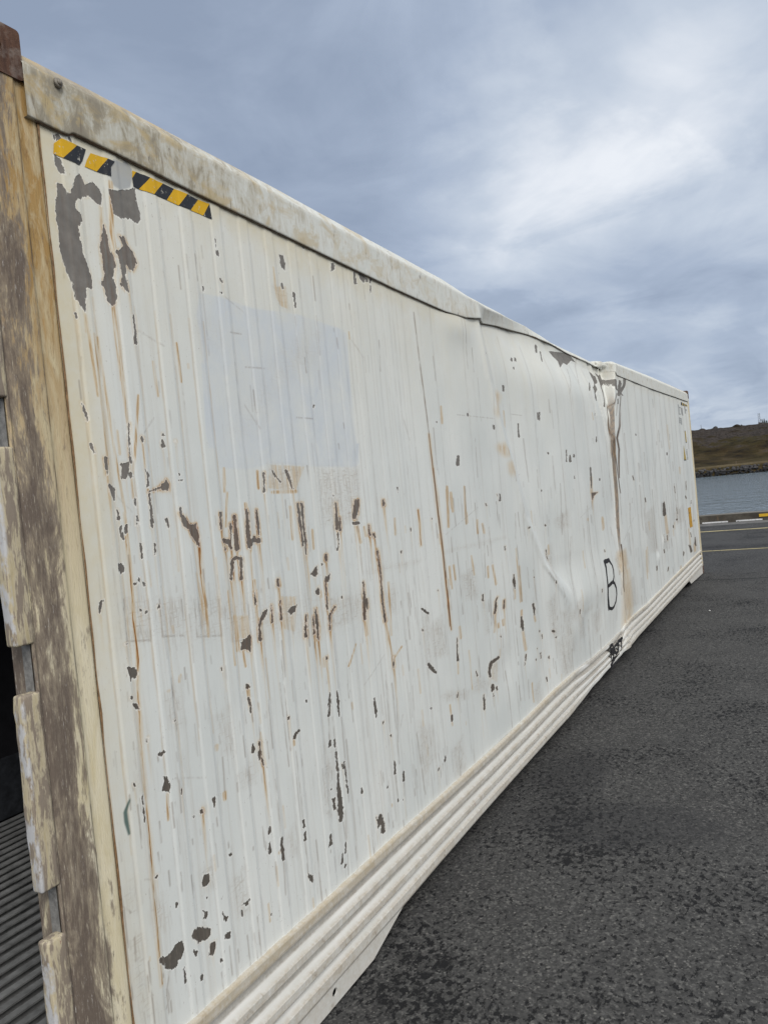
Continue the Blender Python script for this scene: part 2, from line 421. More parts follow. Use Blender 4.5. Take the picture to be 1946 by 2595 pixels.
def water_material():
    m, g, b = mat('harbour_water')
    o = g.node('ShaderNodeTexCoord').outputs['Object']
    w1 = g.noise(g.map(o, (.55, .7, 1)), .9, 4, .62, .8)
    w2 = g.noise(g.map(o, (1.0, .5, 1), (4, 9, 0)), .22, 3, .5, .3)
    g.put(b.inputs['Base Color'], (.105, .14, .16))
    b.inputs['Roughness'].default_value = .1; b.inputs['IOR'].default_value = 1.33
    g.put(b.inputs['Normal'], g.bump(g.math('ADD', w1, g.math('MULTIPLY', w2, 1.1)), 1.0, .42))
    return m


def hill_material():
    m, g, b = mat('heath_and_rock_slope')
    o = g.node('ShaderNodeTexCoord').outputs['Object']
    n = g.node('ShaderNodeNewGeometry').outputs['Normal']
    z = g.sep(o)[2]
    a = g.noise(g.map(o, (.055, .035, .10)), 1., 6, .62, .6); c2 = g.noise(g.map(o, (.16, .10, .35), (3, 3, 3)), 1., 6, .68)
    f = g.noise(o, 1.1, 5, .7)
    heath = g.mix(g.mr(a, .35, .65), (.034, .024, .012), (.046, .038, .015))
    heath = g.mix(g.mr(c2, .5, .66), heath, (.085, .062, .030))
    heath = g.mix(g.mr(c2, .46, .34), heath, (.014, .011, .008))
    rock = g.mix(g.mr(f, .35, .65), (.018, .015, .013), (.075, .063, .056))
    rm = g.mr(g.math('ADD', g.mr(z, 4.0, 17.0, -.14, .10), c2), .46, .54)
    base = g.mix(rm, heath, rock)
    base = g.mix(g.math('MULTIPLY', g.math('MULTIPLY', g.mr(z, .62, .35), g.mr(z, -.6, -.1)), g.mr(a, .42, .58)), base, (.12, .095, .055))
    base = g.mix(g.mr(f, .58, .70, 0, .55), base, (.018, .016, .012))
    g.put(b.inputs['Base Color'], base)
    b.inputs['Roughness'].default_value = .95; b.inputs['Specular IOR Level'].default_value = .1
    g.put(b.inputs['Normal'], g.bump(g.math('ADD', f, c2), .8, 1.0))
    return m


def kerb_material():
    m, g, b = mat('weathered_quay_concrete')
    o = g.node('ShaderNodeTexCoord').outputs['Object']
    a = g.noise(o, 2.2, 6, .65); f = g.noise(o, 14, 6, .7); v = g.noise(g.map(o, (8, 8, 2)), 1., 5, .65)
    z = g.sep(o)[2]
    base = g.mix(g.mr(a, .35, .65), (.038, .032, .025), (.085, .076, .06))
    base = g.mix(g.mr(f, .55, .70), base, (.035, .028, .02))
    base = g.mix(g.mr(v, .60, .72, 0, .6), base, (.14, .09, .05))
    base = g.mix(g.mr(z, .225, .245), base, g.mix(f, (.12, .11, .095), (.24, .23, .21)))
    g.put(b.inputs['Base Color'], base)
    b.inputs['Roughness'].default_value = .9
    g.put(b.inputs['Normal'], g.bump(g.math('ADD', a, f), .6, .02))
    return m


def line_material(name, c, wear=.5):
    m, g, b = mat(name)
    o = g.node('ShaderNodeTexCoord').outputs['Object']
    n = g.noise(o, 30, 6, .7); n2 = g.noise(o, 3, 4, .6)
    f = g.mr(g.math('ADD', n, g.math('MULTIPLY', n2, .35)), .62 + .12*(1-wear), .78 + .12*(1-wear))
    g.put(b.inputs['Base Color'], g.mix(f, c, (.06, .06, .058)))
    b.inputs['Roughness'].default_value = .8
    return m


def tape_material(name, c, c2):
    m, g, b = mat(name)
    o = g.node('ShaderNodeTexCoord').outputs['Object']
    n = g.noise(o, 90, 5, .7); n2 = g.noise(g.map(o, (40, 40, 12)), 1., 5, .65)
    base = g.mix(g.mr(n2, .58, .74, 0, .6), c, c2)
    base = g.mix(g.mr(g.math('ADD', n, g.math('MULTIPLY', n2, .35)), .80, .84, 0, .85), base, (.5, .48, .42))
    g.put(b.inputs['Base Color'], base); b.inputs['Roughness'].default_value = .5
    b.inputs['Specular IOR Level'].default_value = .3
    return m


def rock_material():
    m, g, b = mat('dark_lava_boulder')
    o = g.node('ShaderNodeTexCoord').outputs['Object']
    a = g.noise(o, .7, 4, .6); f = g.noise(o, 3.5, 5, .7); z = g.sep(o)[2]
    base = g.mix(g.mr(a, .35, .65), (.020, .019, .021), (.07, .067, .068))
    base = g.mix(g.mr(f, .58, .70), base, (.15, .145, .14))
    base = g.mix(g.mr(g.math('ADD', z, g.math('MULTIPLY', a, .8)), -1.1, -1.6), base, (.007, .007, .008))          # wet weed below the tide mark
    g.put(b.inputs['Base Color'], base); b.inputs['Roughness'].default_value = .85
    return m


def leaf_material():
    m, g, b = mat('dark_conifer_needles')
    o = g.node('ShaderNodeTexCoord').outputs['Object']
    a = g.noise(o, 2.5, 4, .6)
    g.put(b.inputs['Base Color'], g.mix(g.mr(a, .35, .65), (.018, .026, .016), (.05, .06, .03)))
    b.inputs['Roughness'].default_value = .9
    return m


MAT = dict(
    panel=panel_material(), rail=rail_material(), sill=sill_material(), post=post_material(), post_far=post_material('tan_post_paint', True),
    lug=lug_material(), casting=casting_material(), asphalt=asphalt_material(), water=water_material(), hill=hill_material(), kerb=kerb_material(),
    yellow_line=line_material('faded_yellow_line', (.48, .40, .19), .5), white_stripe=line_material('white_kerb_paint', (.60, .60, .60), .3),
    yellow_block=line_material('yellow_kerb_paint', (.55, .33, .015), .1), strip=simple('pale_worn_concrete', (.13, .127, .122), .9, .3, 6., bump=.3),
    tape_y=tape_material('yellow_tape', (.62, .36, .008), (.30, .17, .01)), tape_k=tape_material('black_tape', (.020, .022, .027), (.05, .05, .055)),
    sticker=tape_material('yellow_sticker', (.42, .30, .06), (.30, .2, .04)), orange=tape_material('orange_sticker', (.50, .27, .02), (.25, .13, .015)),
    marker=simple('black_marker_paint', (.022, .021, .023), .6, .3, 60.), dark=simple('shade_black', (.012, .012, .014), .9, .3, 8., spec=.1),  # lining and underbody are near black, their shade put into the colour
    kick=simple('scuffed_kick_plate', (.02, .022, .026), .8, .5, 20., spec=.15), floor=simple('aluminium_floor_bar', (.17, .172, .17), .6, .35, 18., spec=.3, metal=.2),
    floor_base=simple('floor_channel_shade', (.008, .008, .008), .9, .2, 10., spec=.1), roof=simple('white_roof_sheet', (.55, .55, .53), .5, .12, 5.),  # floor channel colour is near black to stand for shade between the bars
    seal=simple('rust_stained_seal', (.20, .12, .06), .8, .45, 60.), groove=simple('dark_joint', (.085, .052, .032), .9, .5, 40.), inner=simple('bare_grey_steel', (.185, .18, .17), .6, .35, 70., spec=.4, bump=.3),
    bolt=simple('grimy_bolt_head', (.22, .20, .17), .6, .3, 90.), rock=rock_material(), leaf=leaf_material(), wood=simple('grey_weathered_wood', (.16, .12, .09), .9, .3, 20.),
    mast=simple('galvanised_lattice', (.16, .17, .19), .6, .15, 3.), bark=simple('dark_bark', (.05, .04, .03), .9, .3, 8.), foam=simple('crumpled_white_sheet', (.62, .62, .60), .5, .1, 20.),
    scrap=simple('white_scrap', (.6, .6, .58), .7, .1, 90.))


# ------------------------------------------------------------------ mesh helpers
def link(name, me, m, parent=None):
    o = bpy.data.objects.new(name, me); col.objects.link(o)
    for x in (m if isinstance(m, (list, tuple)) else [m]): me.materials.append(x)
    if parent is not None:
        o.parent = parent
        loc = Vector((0, 0, 0)); q = parent
        while q is not None:
            if q.type == 'EMPTY': loc += q.location
            q = q.parent
        if parent.type == 'EMPTY': o.matrix_parent_inverse = Matrix.Translation(-loc)
    return o


def tag(o, label=None, cat=None, group=None, kind=None):
    if label: o['label'] = label
    if cat: o['category'] = cat
    if group: o['group'] = group
    if kind: o['kind'] = kind
    return o


def empty(name, loc):
    o = bpy.data.objects.new(name, None); col.objects.link(o); o.location = loc; o.empty_display_size = .3
    return o


def grid(name, P, m, parent=None, attrs=None, smooth=True, flip=False):
    """P: array rows x cols x 3"""
    nr, nc = P.shape[:2]
    me = bpy.data.meshes.new(name)
    me.vertices.add(nr*nc); me.vertices.foreach_set('co', np.ascontiguousarray(P, np.float32).ravel())
    i = np.arange(nr*nc).reshape(nr, nc)
    q = np.stack([i[:-1, :-1], i[:-1, 1:], i[1:, 1:], i[1:, :-1]], -1).reshape(-1, 4)
    if flip: q = q[:, ::-1]
    nq = len(q)
    me.loops.add(nq*4); me.loops.foreach_set('vertex_index', np.ascontiguousarray(q, np.int32).ravel())
    me.polygons.add(nq); me.polygons.foreach_set('loop_start', np.arange(0, nq*4, 4, dtype=np.int32))
    me.polygons.foreach_set('loop_total', np.full(nq, 4, np.int32))
    me.polygons.foreach_set('use_smooth', np.full(nq, smooth, bool))
    for k, A in (attrs or {}).items():
        at = me.attributes.new(k, 'FLOAT_COLOR', 'POINT'); at.data.foreach_set('color', np.ascontiguousarray(A, np.float32).ravel())
    me.update(); me.validate()
    return link(name, me, m, parent)


def bm_obj(name, bm, m, parent=None, smooth=False):
    me = bpy.data.meshes.new(name); bmesh.ops.recalc_face_normals(bm, faces=bm.faces); bm.to_mesh(me); bm.free()
    if smooth:
        for p in me.polygons: p.use_smooth = True
    return link(name, me, m, parent)


def add_box(bm, x0, x1, y0, y1, z0, z1, bev=0., seg=2):
    r = bmesh.ops.create_cube(bm, size=1.0)
    for v in r['verts']:
        v.co = Vector((x0+(v.co.x+.5)*(x1-x0), y0+(v.co.y+.5)*(y1-y0), z0+(v.co.z+.5)*(z1-z0)))
    if bev:
        es = list({e for v in r['verts'] for e in v.link_edges})
        bmesh.ops.bevel(bm, geom=es, offset=bev, segments=seg, profile=.5, affect='EDGES')


def box(name, x0, x1, y0, y1, z0, z1, m, parent=None, bev=0., seg=2):
    bm = bmesh.new(); add_box(bm, x0, x1, y0, y1, z0, z1, bev, seg)
    return bm_obj(name, bm, m, parent)


def sm(a, b, x):
    t = np.clip((x-a)/(b-a), 0, 1); return t*t*(3-2*t)


# value noise on arrays, for gentle real dents
def vnoise(x, y, seed):
    r = np.random.default_rng(seed).random((256, 256))
    xi = np.floor(x).astype(int); yi = np.floor(y).astype(int)
    fx = x-xi; fy = y-yi; fx = fx*fx*(3-2*fx); fy = fy*fy*(3-2*fy)
    a = r[yi % 256, xi % 256]; b = r[yi % 256, (xi+1) % 256]; c = r[(yi+1) % 256, xi % 256]; d = r[(yi+1) % 256, (xi+1) % 256]
    return (a*(1-fx)+b*fx)*(1-fy)+(c*(1-fx)+d*fx)*fy-.5


# ------------------------------------------------------------------ shape of the bent side (metres along x, up z, inwards y)
XS = np.array([.17, .45, .75, 1.02, 1.46, 1.99, 2.59, 2.85, 3.08, 3.66, 4.37, 4.99, 6.06, 6.62, 6.72, 8.5, 12.2])
ZS = np.array([2.7146, 2.706, 2.691, 2.682, 2.664, 2.643, 2.6295, 2.640, 2.672, 2.732, 2.775, 2.775, 2.765, 2.735, 2.673, 2.679, 2.729])
YS = np.array([0, 0, 0, 0, 0, 0, 0, .0, .015, .05, .09, .10, .11, .12, 0, 0, 0])
XB = np.array([.17, .39, .68, 1.07, 1.57, 2.16, 2.7, 3.3, 3.8, 4.3, 4.92, 5.75, 6.0, 6.12, 6.42, 7.25, 8.9, 11.95, 12.2])
ZB = np.array([.385, .383, .380, .374, .371, .359, .350, .349, .357, .348, .300, .292, .300, .345, .355, .336, .355, .371, .371])
XR = np.array([.17, 1.6, 1.9, 2.3, 2.9, 4.4, 4.9, 6.0, 6.5, 7.4, 10.4, 12.2])
ZR = np.array([.089, .091, .097, .102, .104, .103, .110, .112, .128, .125, .118, .115])
XK = np.array([4.2, 4.85, 5.5, 5.9, 6.15]); YK = np.array([0, .03, .022, .03, 0])
XT_Z = np.array([.3, .75, 1.47, 2.04, 2.65, 2.9]); XT_X = np.array([6.11, 6.18, 6.35, 6.43, 6.66, 6.72])
XC_Z = np.array([.3, .99, 1.17, 1.5, 1.82, 2.07, 2.33, 2.667, 2.9]); XC_X = np.array([5.2, 4.17, 3.9, 3.6, 3.43, 3.29, 3.17, 3.11, 3.1])


def ydent(x, z):
    xt = np.interp(z, XT_Z, XT_X); xc = np.interp(z, XC_Z, XC_X)
    D = np.interp(z, [.6, .9, 1.4, 1.9, 2.25, 2.5, 2.7], [0, .012, .032, .035, .05, .08, .12])
    g = sm(.75, 1.15, z)
    q = (x-xc)/(xt-xc)
    prof = .062*g*np.clip((x-xc)/.24, 0, 1)*(1-.62*sm(.12, .5, q))-.009*g*np.exp(-((x-xc+.03)/.035)**2)+np.maximum(D-.0187*g, 0)*sm(.45, 1., q)**1.3
    roll = np.interp(x, XS, YS)*sm(2.3, 2.75, z)**1.6*(1-sm(.6, 1, q))
    return (prof+roll)*(1-sm(-.035, .0, x-xt))


def ribs(x):
    c = np.array([.295+.137*i for i in range(14)])
    r = np.zeros_like(x)
    for k in c:
        r = np.maximum(r, 1-sm(.017, .031, np.abs(x-k)))
    return -.0024*r*(1-.7*sm(.8, 2.0, x))


def bottom_in(x): return np.interp(x, XK, YK, 0, 0)


def panel_y(x, z):
    zb = np.interp(x, XB, ZB)
    y = .004+ydent(x, z)+ribs(x)
    y = y+bottom_in(x)*(1-sm(.0, .55, z-zb))
    w = sm(1.2, 3., x)
    y = y+w*.010*vnoise(x*1.1, z*1.3, 3)+w*.005*vnoise(x*3.1, z*3.3, 4)+.0012*vnoise(x*7, z*7, 5)
    # knocks: a forklift poke or two
    for kx, kz, rx, rz, d in KNOCKS:
        y = y+d*np.exp(-((x-kx)/rx)**2-((z-kz)/rz)**2)
    # crumple next to the tear
    xt = np.interp(z, XT_Z, XT_X)
    c = np.exp(-((x-xt+.30)/.38)**2)*sm(1.7, 2.6, z)*(x < xt-.02)
    y = y+c*.085*(.22-np.abs(vnoise(x*7+z*2.6, z*1.3, 9)))
    c2 = np.exp(-((x-4.4)/1.1)**2)*sm(2.0, 2.65, z)
    y = y+c2*.030*(.25-np.abs(vnoise(x*2.6+z*1.5, z*.8, 10)))
    return y


KNOCKS = [(4.62, .78, .10, .12, .012), (4.9, .62, .16, .16, .014), (4.4, .60, .10, .10, -.008), (3.02, .72, .13, .12, .010), (3.45, .60, .12, .10, -.008), (5.35, .62, .2, .14, .012),
          (8.15, .72, .05, .07, -.022), (8.6, .86, .05, .07, -.016), (7.5, .62, .25, .2, .012), (9.6, .95, .3, .2, .012), (3.9, 1.02, .14, .16, -.008), (2.75, 2.57, .2, .08, -.014)]

# ------------------------------------------------------------------ worn marks on the side panel, metres on the wall
# (kind, x-to-z stretch, rust, [x, z, radius ...]) strokes, capitals with P list are outlines [x, z ...]
MARKS = [
('C',1.19,0,[0.255,2.636,0.268,2.632,0.277,2.613,0.278,2.594,0.264,2.597,0.255,2.613]),
('C',1.19,0.25,[0.251,2.567,0.267,2.568,0.278,2.544,0.293,2.561,0.313,2.601,0.326,2.611,0.34,2.59,0.366,2.602,0.385,2.592,0.394,2.58,0.386,2.548,0.365,2.554,0.351,2.562,0.325,2.551,0.305,2.541,0.298,2.52,0.315,2.505,0.315,2.49,0.301,2.471,0.304,2.445,0.308,2.4,0.329,2.357,0.327,2.323,0.305,2.323,0.297,2.258,0.286,2.268,0.272,2.289,0.268,2.326,0.253,2.349,0.242,2.392,0.242,2.422,0.24,2.463,0.241,2.508,0.249,2.536]),
('C',1.28,0,[0.414,2.6,0.443,2.603,0.512,2.629,0.512,2.592,0.52,2.569,0.523,2.548,0.504,2.533,0.483,2.542,0.449,2.531,0.424,2.538,0.42,2.57]),
('M',1.29,0,[0.428,2.669,0.444,2.687,0.476,2.689,0.488,2.701,0.508,2.683,0.507,2.657,0.495,2.629,0.46,2.61,0.434,2.614,0.42,2.647]),
('C',1.27,0.7,[0.387,2.499,0.394,2.474,0.398,2.443,0.408,2.422,0.41,2.402,0.403,2.368,0.407,2.316,0.399,2.297,0.388,2.291,0.374,2.3,0.369,2.325,0.361,2.344,0.374,2.362,0.37,2.397,0.369,2.437,0.381,2.479]),
('C',1.3,0.6,[0.434,2.482,0.453,2.483,0.467,2.463,0.481,2.446,0.492,2.423,0.474,2.399,0.461,2.398,0.449,2.41,0.441,2.376,0.447,2.36,0.449,2.338,0.436,2.338,0.422,2.351,0.434,2.378,0.429,2.406,0.424,2.425,0.416,2.439,0.438,2.448,0.447,2.459]),
('C',1.19,0,[0.262,2.687,0.269,2.691,0.276,2.679,0.265,2.674]),
('C',1.21,0,[0.297,2.693,0.304,2.698,0.312,2.683,0.3,2.687]),
('C',1.19,0,[0.255,2.688,0.262,2.683,0.258,2.674,0.255,2.68]),
('r',1.27,0,[0.384,2.552,0.0033,0.38,2.479,0.0021]),
('r',1.29,0,[0.424,2.62,0.0038,0.411,2.487,0.0029,0.419,2.424,0.0025]),
('c',1.33,0.3,[0.46,2.276,0.003,0.455,2.201,0.0038]),
('c',1.24,0.3,[0.255,2.032,0.0019,0.262,2.013,0.0031,0.268,1.987,0.0023]),
('c',1.25,0.3,[0.27,1.929,0.0015,0.277,1.906,0.0019]),
('c',1.32,0.3,[0.394,1.894,0.0041,0.395,1.882,0.0036]),
('c',1.32,0.3,[0.391,1.849,0.0057,0.391,1.848,0.0057]),
('c',1.28,0.3,[0.314,1.826,0.0023,0.323,1.812,0.0071,0.326,1.786,0.002]),
('c',1.35,0.3,[0.441,1.863,0.0021,0.45,1.844,0.005]),
('c',1.35,0.3,[0.446,1.836,0.0025,0.445,1.819,0.0029]),
('c',1.35,0.3,[0.446,1.794,0.0033,0.447,1.765,0.0041,0.446,1.745,0.0025]),
('c',1.38,0.3,[0.521,1.958,0.0021,0.521,1.956,0.0021]),
('c',1.38,0.3,[0.518,1.939,0.0026,0.518,1.926,0.0043]),
('c',1.41,0.3,[0.565,1.941,0.0026,0.566,1.939,0.0026]),
('c',1.42,0.3,[0.56,1.75,0.0043,0.556,1.737,0.0035]),
('c',1.32,0.3,[0.398,1.784,0.0016,0.398,1.764,0.0016]),
('c',1.22,0.3,[0.267,2.25,0.0023,0.268,2.242,0.0019]),
('c',1.29,0.3,[0.332,1.76,0.0024,0.336,1.752,0.0024]),
('c',1.53,0.3,[0.839,2.443,0.003,0.842,2.439,0.003]),
('c',1.27,1,[0.311,1.891,0.0035,0.311,1.852,0.0016]),
('c',1.34,1,[0.442,1.946,0.0037,0.442,1.94,0.0029]),
('C',1.3,0.3,[0.36,1.878,0.39,1.884,0.387,1.862,0.373,1.838,0.358,1.84,0.361,1.866]),
('C',1.35,0.9,[0.444,1.801,0.488,1.814,0.518,1.834,0.525,1.821,0.522,1.804,0.504,1.802,0.488,1.807]),
('c',1.31,0.6,[0.401,1.984,0.0012,0.397,1.935,0.0012,0.394,1.894,0.0012]),
('c',1.42,0,[0.568,1.846,0.0026,0.568,1.845,0.0026]),
('c',1.42,0,[0.562,1.829,0.0017,0.578,1.829,0.0017]),
('r',1.29,0,[0.328,2.201,0.0012,0.345,1.894,0.0012]),
('r',1.3,0,[0.345,1.894,0.0012,0.359,1.751,0.0012]),
('r',1.26,0,[0.296,2.251,0.0016,0.308,2.051,0.0016]),
('r',1.3,0,[0.39,2.289,0.0037,0.395,2.097,0.0037]),
('r',1.31,0,[0.395,2.097,0.0025,0.397,1.915,0.0024]),
('r',1.27,0,[0.319,2.208,0.0016,0.317,1.895,0.0016]),
('r',1.37,0,[0.514,2.158,0.0013,0.518,2.064,0.0013]),
('r',1.43,0,[0.613,2.221,0.0013,0.616,2.111,0.0013]),
('r',1.32,0,[0.444,2.06,0.0021,0.399,1.854,0.002]),
('r',1.27,0,[0.311,1.891,0.0039,0.316,1.816,0.0039]),
('r',1.32,0,[0.395,1.846,0.0032,0.393,1.789,0.0032]),
('r',1.53,0,[0.763,1.86,0.0019,0.756,1.789,0.0019]),
('r',1.59,0,[0.846,1.747,0.0029,0.849,1.718,0.0029]),
('c',1.29,0.3,[0.334,1.752,0.0024,0.335,1.738,0.0031]),
('c',1.3,0.3,[0.338,1.716,0.0024,0.34,1.692,0.0031]),
('c',1.3,0.3,[0.358,1.717,0.0032,0.356,1.701,0.0032]),
('c',1.33,0.3,[0.396,1.74,0.002,0.395,1.718,0.0032]),
('c',1.35,0.3,[0.447,1.745,0.0033,0.444,1.708,0.0033]),
('c',1.39,0.3,[0.504,1.724,0.0034,0.508,1.702,0.0021]),
('c',1.36,0.3,[0.447,1.661,0.0021,0.444,1.633,0.0029]),
('c',1.32,0.3,[0.367,1.565,0.0036,0.368,1.563,0.0032]),
('c',1.34,0.3,[0.397,1.562,0.0032,0.397,1.558,0.0032]),
('c',1.34,0.3,[0.395,1.49,0.0036,0.395,1.487,0.0036]),
('c',1.33,0.3,[0.375,1.495,0.0024,0.376,1.494,0.0024]),
('c',1.37,0.3,[0.438,1.494,0.0033,0.438,1.49,0.0033]),
('c',1.26,0.3,[0.244,1.514,0.0015,0.255,1.539,0.003]),
('c',1.31,0.3,[0.313,1.284,0.0023,0.313,1.28,0.0023]),
('c',1.3,0.3,[0.345,1.684,0.0024,0.346,1.683,0.002]),
('c',1.6,0.3,[0.767,1,0.0045,0.767,0.991,0.0054]),
('c',1.58,0.3,[0.77,1.19,0.005,0.772,1.185,0.005]),
('c',1.59,0.3,[0.766,1.153,0.0018,0.777,1.107,0.0018]),
('c',1.33,0.3,[0.4,1.666,0.0016,0.397,1.63,0.0016]),
('c',1.3,0.3,[0.313,1.419,0.0019,0.314,1.418,0.0019]),
('c',1.4,0.3,[0.453,1.179,0.002,0.454,1.178,0.0016]),
('C',1.41,1,[0.552,1.738,0.569,1.728,0.588,1.702,0.616,1.702,0.624,1.666,0.62,1.637,0.606,1.654,0.592,1.669,0.585,1.687,0.562,1.702]),
('R',1.46,0,[0.621,1.693,0.0031,0.62,1.63,0.004,0.618,1.559,0.0031]),
('r',1.48,0,[0.618,1.559,0.0035,0.623,1.464,0.0022,0.62,1.375,0.0017]),
('C',1.29,0,[0.316,1.626,0.331,1.624,0.338,1.609,0.335,1.599,0.322,1.598,0.314,1.608]),
('C',1.3,0.2,[0.31,1.36,0.338,1.354,0.343,1.336,0.336,1.321,0.325,1.333,0.316,1.325,0.31,1.348]),
('C',1.31,0,[0.314,1.266,0.33,1.259,0.336,1.245,0.324,1.251]),
('C',1.36,0,[0.39,1.123,0.403,1.118,0.408,1.108,0.395,1.1,0.385,1.11]),
('w',1.37,0,[0.397,1.121,0.0032,0.397,1.121,0.0032]),
('C',1.57,0.7,[0.762,1.321,0.803,1.339,0.812,1.334,0.804,1.288,0.782,1.302,0.759,1.303]),
('c',1.56,0.9,[0.791,1.712,0.0038,0.786,1.612,0.0066]),
('c',1.61,0.9,[0.849,1.718,0.0048,0.843,1.611,0.0048,0.875,1.637,0.0048]),
('c',1.52,0.9,[0.728,1.726,0.0023,0.722,1.684,0.0018]),
('c',1.54,0.9,[0.729,1.642,0.0055,0.746,1.635,0.0046,0.761,1.617,0.0037]),
('c',1.54,0.9,[0.769,1.69,0.0028,0.763,1.639,0.0019]),
('c',1.54,0.9,[0.76,1.582,0.0042,0.747,1.523,0.0037]),
('c',1.57,0.9,[0.8,1.577,0.0042,0.794,1.518,0.0042]),
('c',1.57,0.9,[0.76,1.582,0.0037,0.781,1.585,0.0033,0.8,1.578,0.0038]),
('r',1.33,0,[0.356,1.751,0.0024,0.358,1.63,0.0016,0.349,1.391,0.0016,0.335,1.274,0.0015,0.326,1.093,0.0015]),
('R',1.33,0,[0.351,1.691,0.0012,0.355,1.607,0.0008,0.347,1.472,0.0008,0.352,1.374,0.0008,0.34,1.329,0.0008,0.334,1.25,0.0008,0.326,1.093,0.0008]),
('r',1.41,0,[0.493,1.294,0.0021,0.488,1.278,0.0021]),
('r',1.38,0,[0.442,1.265,0.0024,0.442,1.264,0.0024]),
('B',1.3,0,[0.324,1.532,0.405,1.524,0.4,1.41,0.322,1.423]),
('l',1.3,0,[0.324,1.532,0.0012,0.32,1.425,0.0012]),
('l',1.35,0,[0.405,1.518,0.0012,0.401,1.408,0.0012]),
('l',1.35,0,[0.319,1.425,0.0008,0.4,1.411,0.0008]),
('B',1.37,0,[0.443,1.512,0.527,1.504,0.524,1.397,0.442,1.409]),
('l',1.37,0,[0.443,1.512,0.0012,0.441,1.412,0.0012]),
('l',1.42,0,[0.527,1.498,0.0013,0.525,1.394,0.0013]),
('l',1.42,0,[0.44,1.412,0.0008,0.524,1.398,0.0008]),
('B',1.44,0,[0.575,1.49,0.68,1.479,0.676,1.365,0.575,1.382]),
('l',1.45,0,[0.575,1.49,0.0013,0.573,1.384,0.0013]),
('l',1.51,0,[0.68,1.472,0.0013,0.677,1.363,0.0013]),
('l',1.51,0,[0.572,1.384,0.0009,0.676,1.366,0.0009]),
('B',1.53,0,[0.725,1.451,0.812,1.443,0.808,1.323,0.725,1.336]),
('l',1.54,0,[0.725,1.451,0.0014,0.723,1.339,0.0014]),
('l',1.59,0,[0.813,1.436,0.0014,0.809,1.32,0.0014]),
('l',1.59,0,[0.721,1.339,0.0009,0.808,1.325,0.0009]),
('G',1.29,0,[0.32,1.54,0.479,1.506,0.667,1.484,0.85,1.444,0.83,1.316,0.522,1.382,0.313,1.419]),
('G',1.45,0,[0.587,1.501,1.506,1.366,1.495,1.247,1.096,1.281,0.57,1.385]),
('n',1.3,0,[0.273,1.034,0.0022,0.257,1.01,0.0048,0.257,0.986,0.0052,0.262,0.953,0.003]),
('c',1.49,0,[0.573,0.918,0.0042,0.573,0.909,0.0021,0.571,0.898,0.0034]),
('c',1.44,0,[0.486,0.903,0.0024,0.487,0.901,0.0024]),
('c',1.45,0,[0.519,0.906,0.0029,0.519,0.901,0.0029]),
('c',1.5,0,[0.534,0.472,0.0033,0.535,0.467,0.0033]),
('c',1.41,0,[0.396,0.532,0.0023,0.396,0.494,0.0015]),
('c',1.39,0,[0.393,0.709,0.0015,0.393,0.7,0.0015]),
('c',1.53,0,[0.618,0.736,0.0025,0.618,0.734,0.0025]),
('c',1.47,0,[0.507,0.665,0.002,0.507,0.664,0.002]),
('c',1.33,0,[0.314,1.03,0.0019,0.313,0.963,0.0011]),
('C',1.37,0,[0.394,1.049,0.405,1.047,0.413,1.016,0.407,1,0.394,1.011,0.38,1.013,0.393,1.028]),
('C',1.46,0.2,[0.502,0.731,0.524,0.725,0.524,0.703,0.51,0.696,0.494,0.704,0.498,0.72]),
('C',1.45,0,[0.486,0.641,0.503,0.628,0.502,0.613,0.494,0.611,0.486,0.62,0.49,0.628]),
('C',1.5,0,[0.56,0.598,0.568,0.583,0.582,0.573,0.572,0.563,0.56,0.573]),
('C',1.56,0,[0.647,0.577,0.678,0.573,0.674,0.561,0.663,0.561,0.65,0.571,0.644,0.57,0.645,0.539,0.639,0.545]),
('C',1.43,0.2,[0.441,0.608,0.453,0.607,0.473,0.601,0.493,0.587,0.508,0.577,0.505,0.561,0.495,0.556,0.477,0.562,0.456,0.565,0.44,0.585,0.436,0.598]),
('C',1.51,0,[0.56,0.533,0.583,0.527,0.577,0.512,0.561,0.517]),
('C',1.35,0,[0.314,0.605,0.337,0.597,0.36,0.599,0.373,0.608,0.401,0.604,0.404,0.582,0.396,0.566,0.38,0.562,0.37,0.548,0.343,0.559,0.333,0.569,0.33,0.583,0.315,0.594]),
('C',1.43,0,[0.435,0.56,0.453,0.547,0.442,0.539,0.436,0.547]),
('C',1.47,0.3,[0.502,0.539,0.524,0.535,0.518,0.517,0.506,0.502,0.493,0.512,0.497,0.529]),
('C',1.44,0,[0.449,0.479,0.466,0.476,0.459,0.462,0.447,0.463]),
('l',1.37,0,[0.348,0.556,0.0015,0.331,0.517,0.0011,0.336,0.49,0.0015,0.322,0.47,0.0011]),
('R',1.36,0,[0.326,1.098,0.0008,0.326,0.977,0.0008,0.322,0.838,0.0008,0.319,0.739,0.0008,0.316,0.62,0.0007,0.315,0.539,0.0007]),
('r',1.35,0,[0.326,1.098,0.0011,0.32,0.819,0.0011,0.314,0.605,0.0011]),
('b',1.33,0,[0.255,0.694,0.0087,0.249,0.58,0.0123,0.258,0.495,0.0109]),
('l',1.3,0,[0.215,0.77,0.0014,0.217,0.677,0.0018,0.221,0.558,0.0014]),
('l',1.33,0,[0.271,0.586,0.0018,0.273,0.545,0.0011]),
('l',1.31,0,[0.245,0.699,0.0022,0.242,0.642,0.0022]),
('l',1.3,0,[0.221,0.836,0.0018,0.218,0.792,0.0018,0.241,0.764,0.0022]),
('r',1.38,0,[0.401,1,0.0016,0.394,0.933,0.0012]),
('l',1.41,0,[0.446,1.029,0.002,0.443,0.971,0.0016,0.442,0.933,0.0012]),
('C',1.7,0,[1.175,2.598,1.194,2.599,1.203,2.572,1.196,2.548,1.173,2.56]),
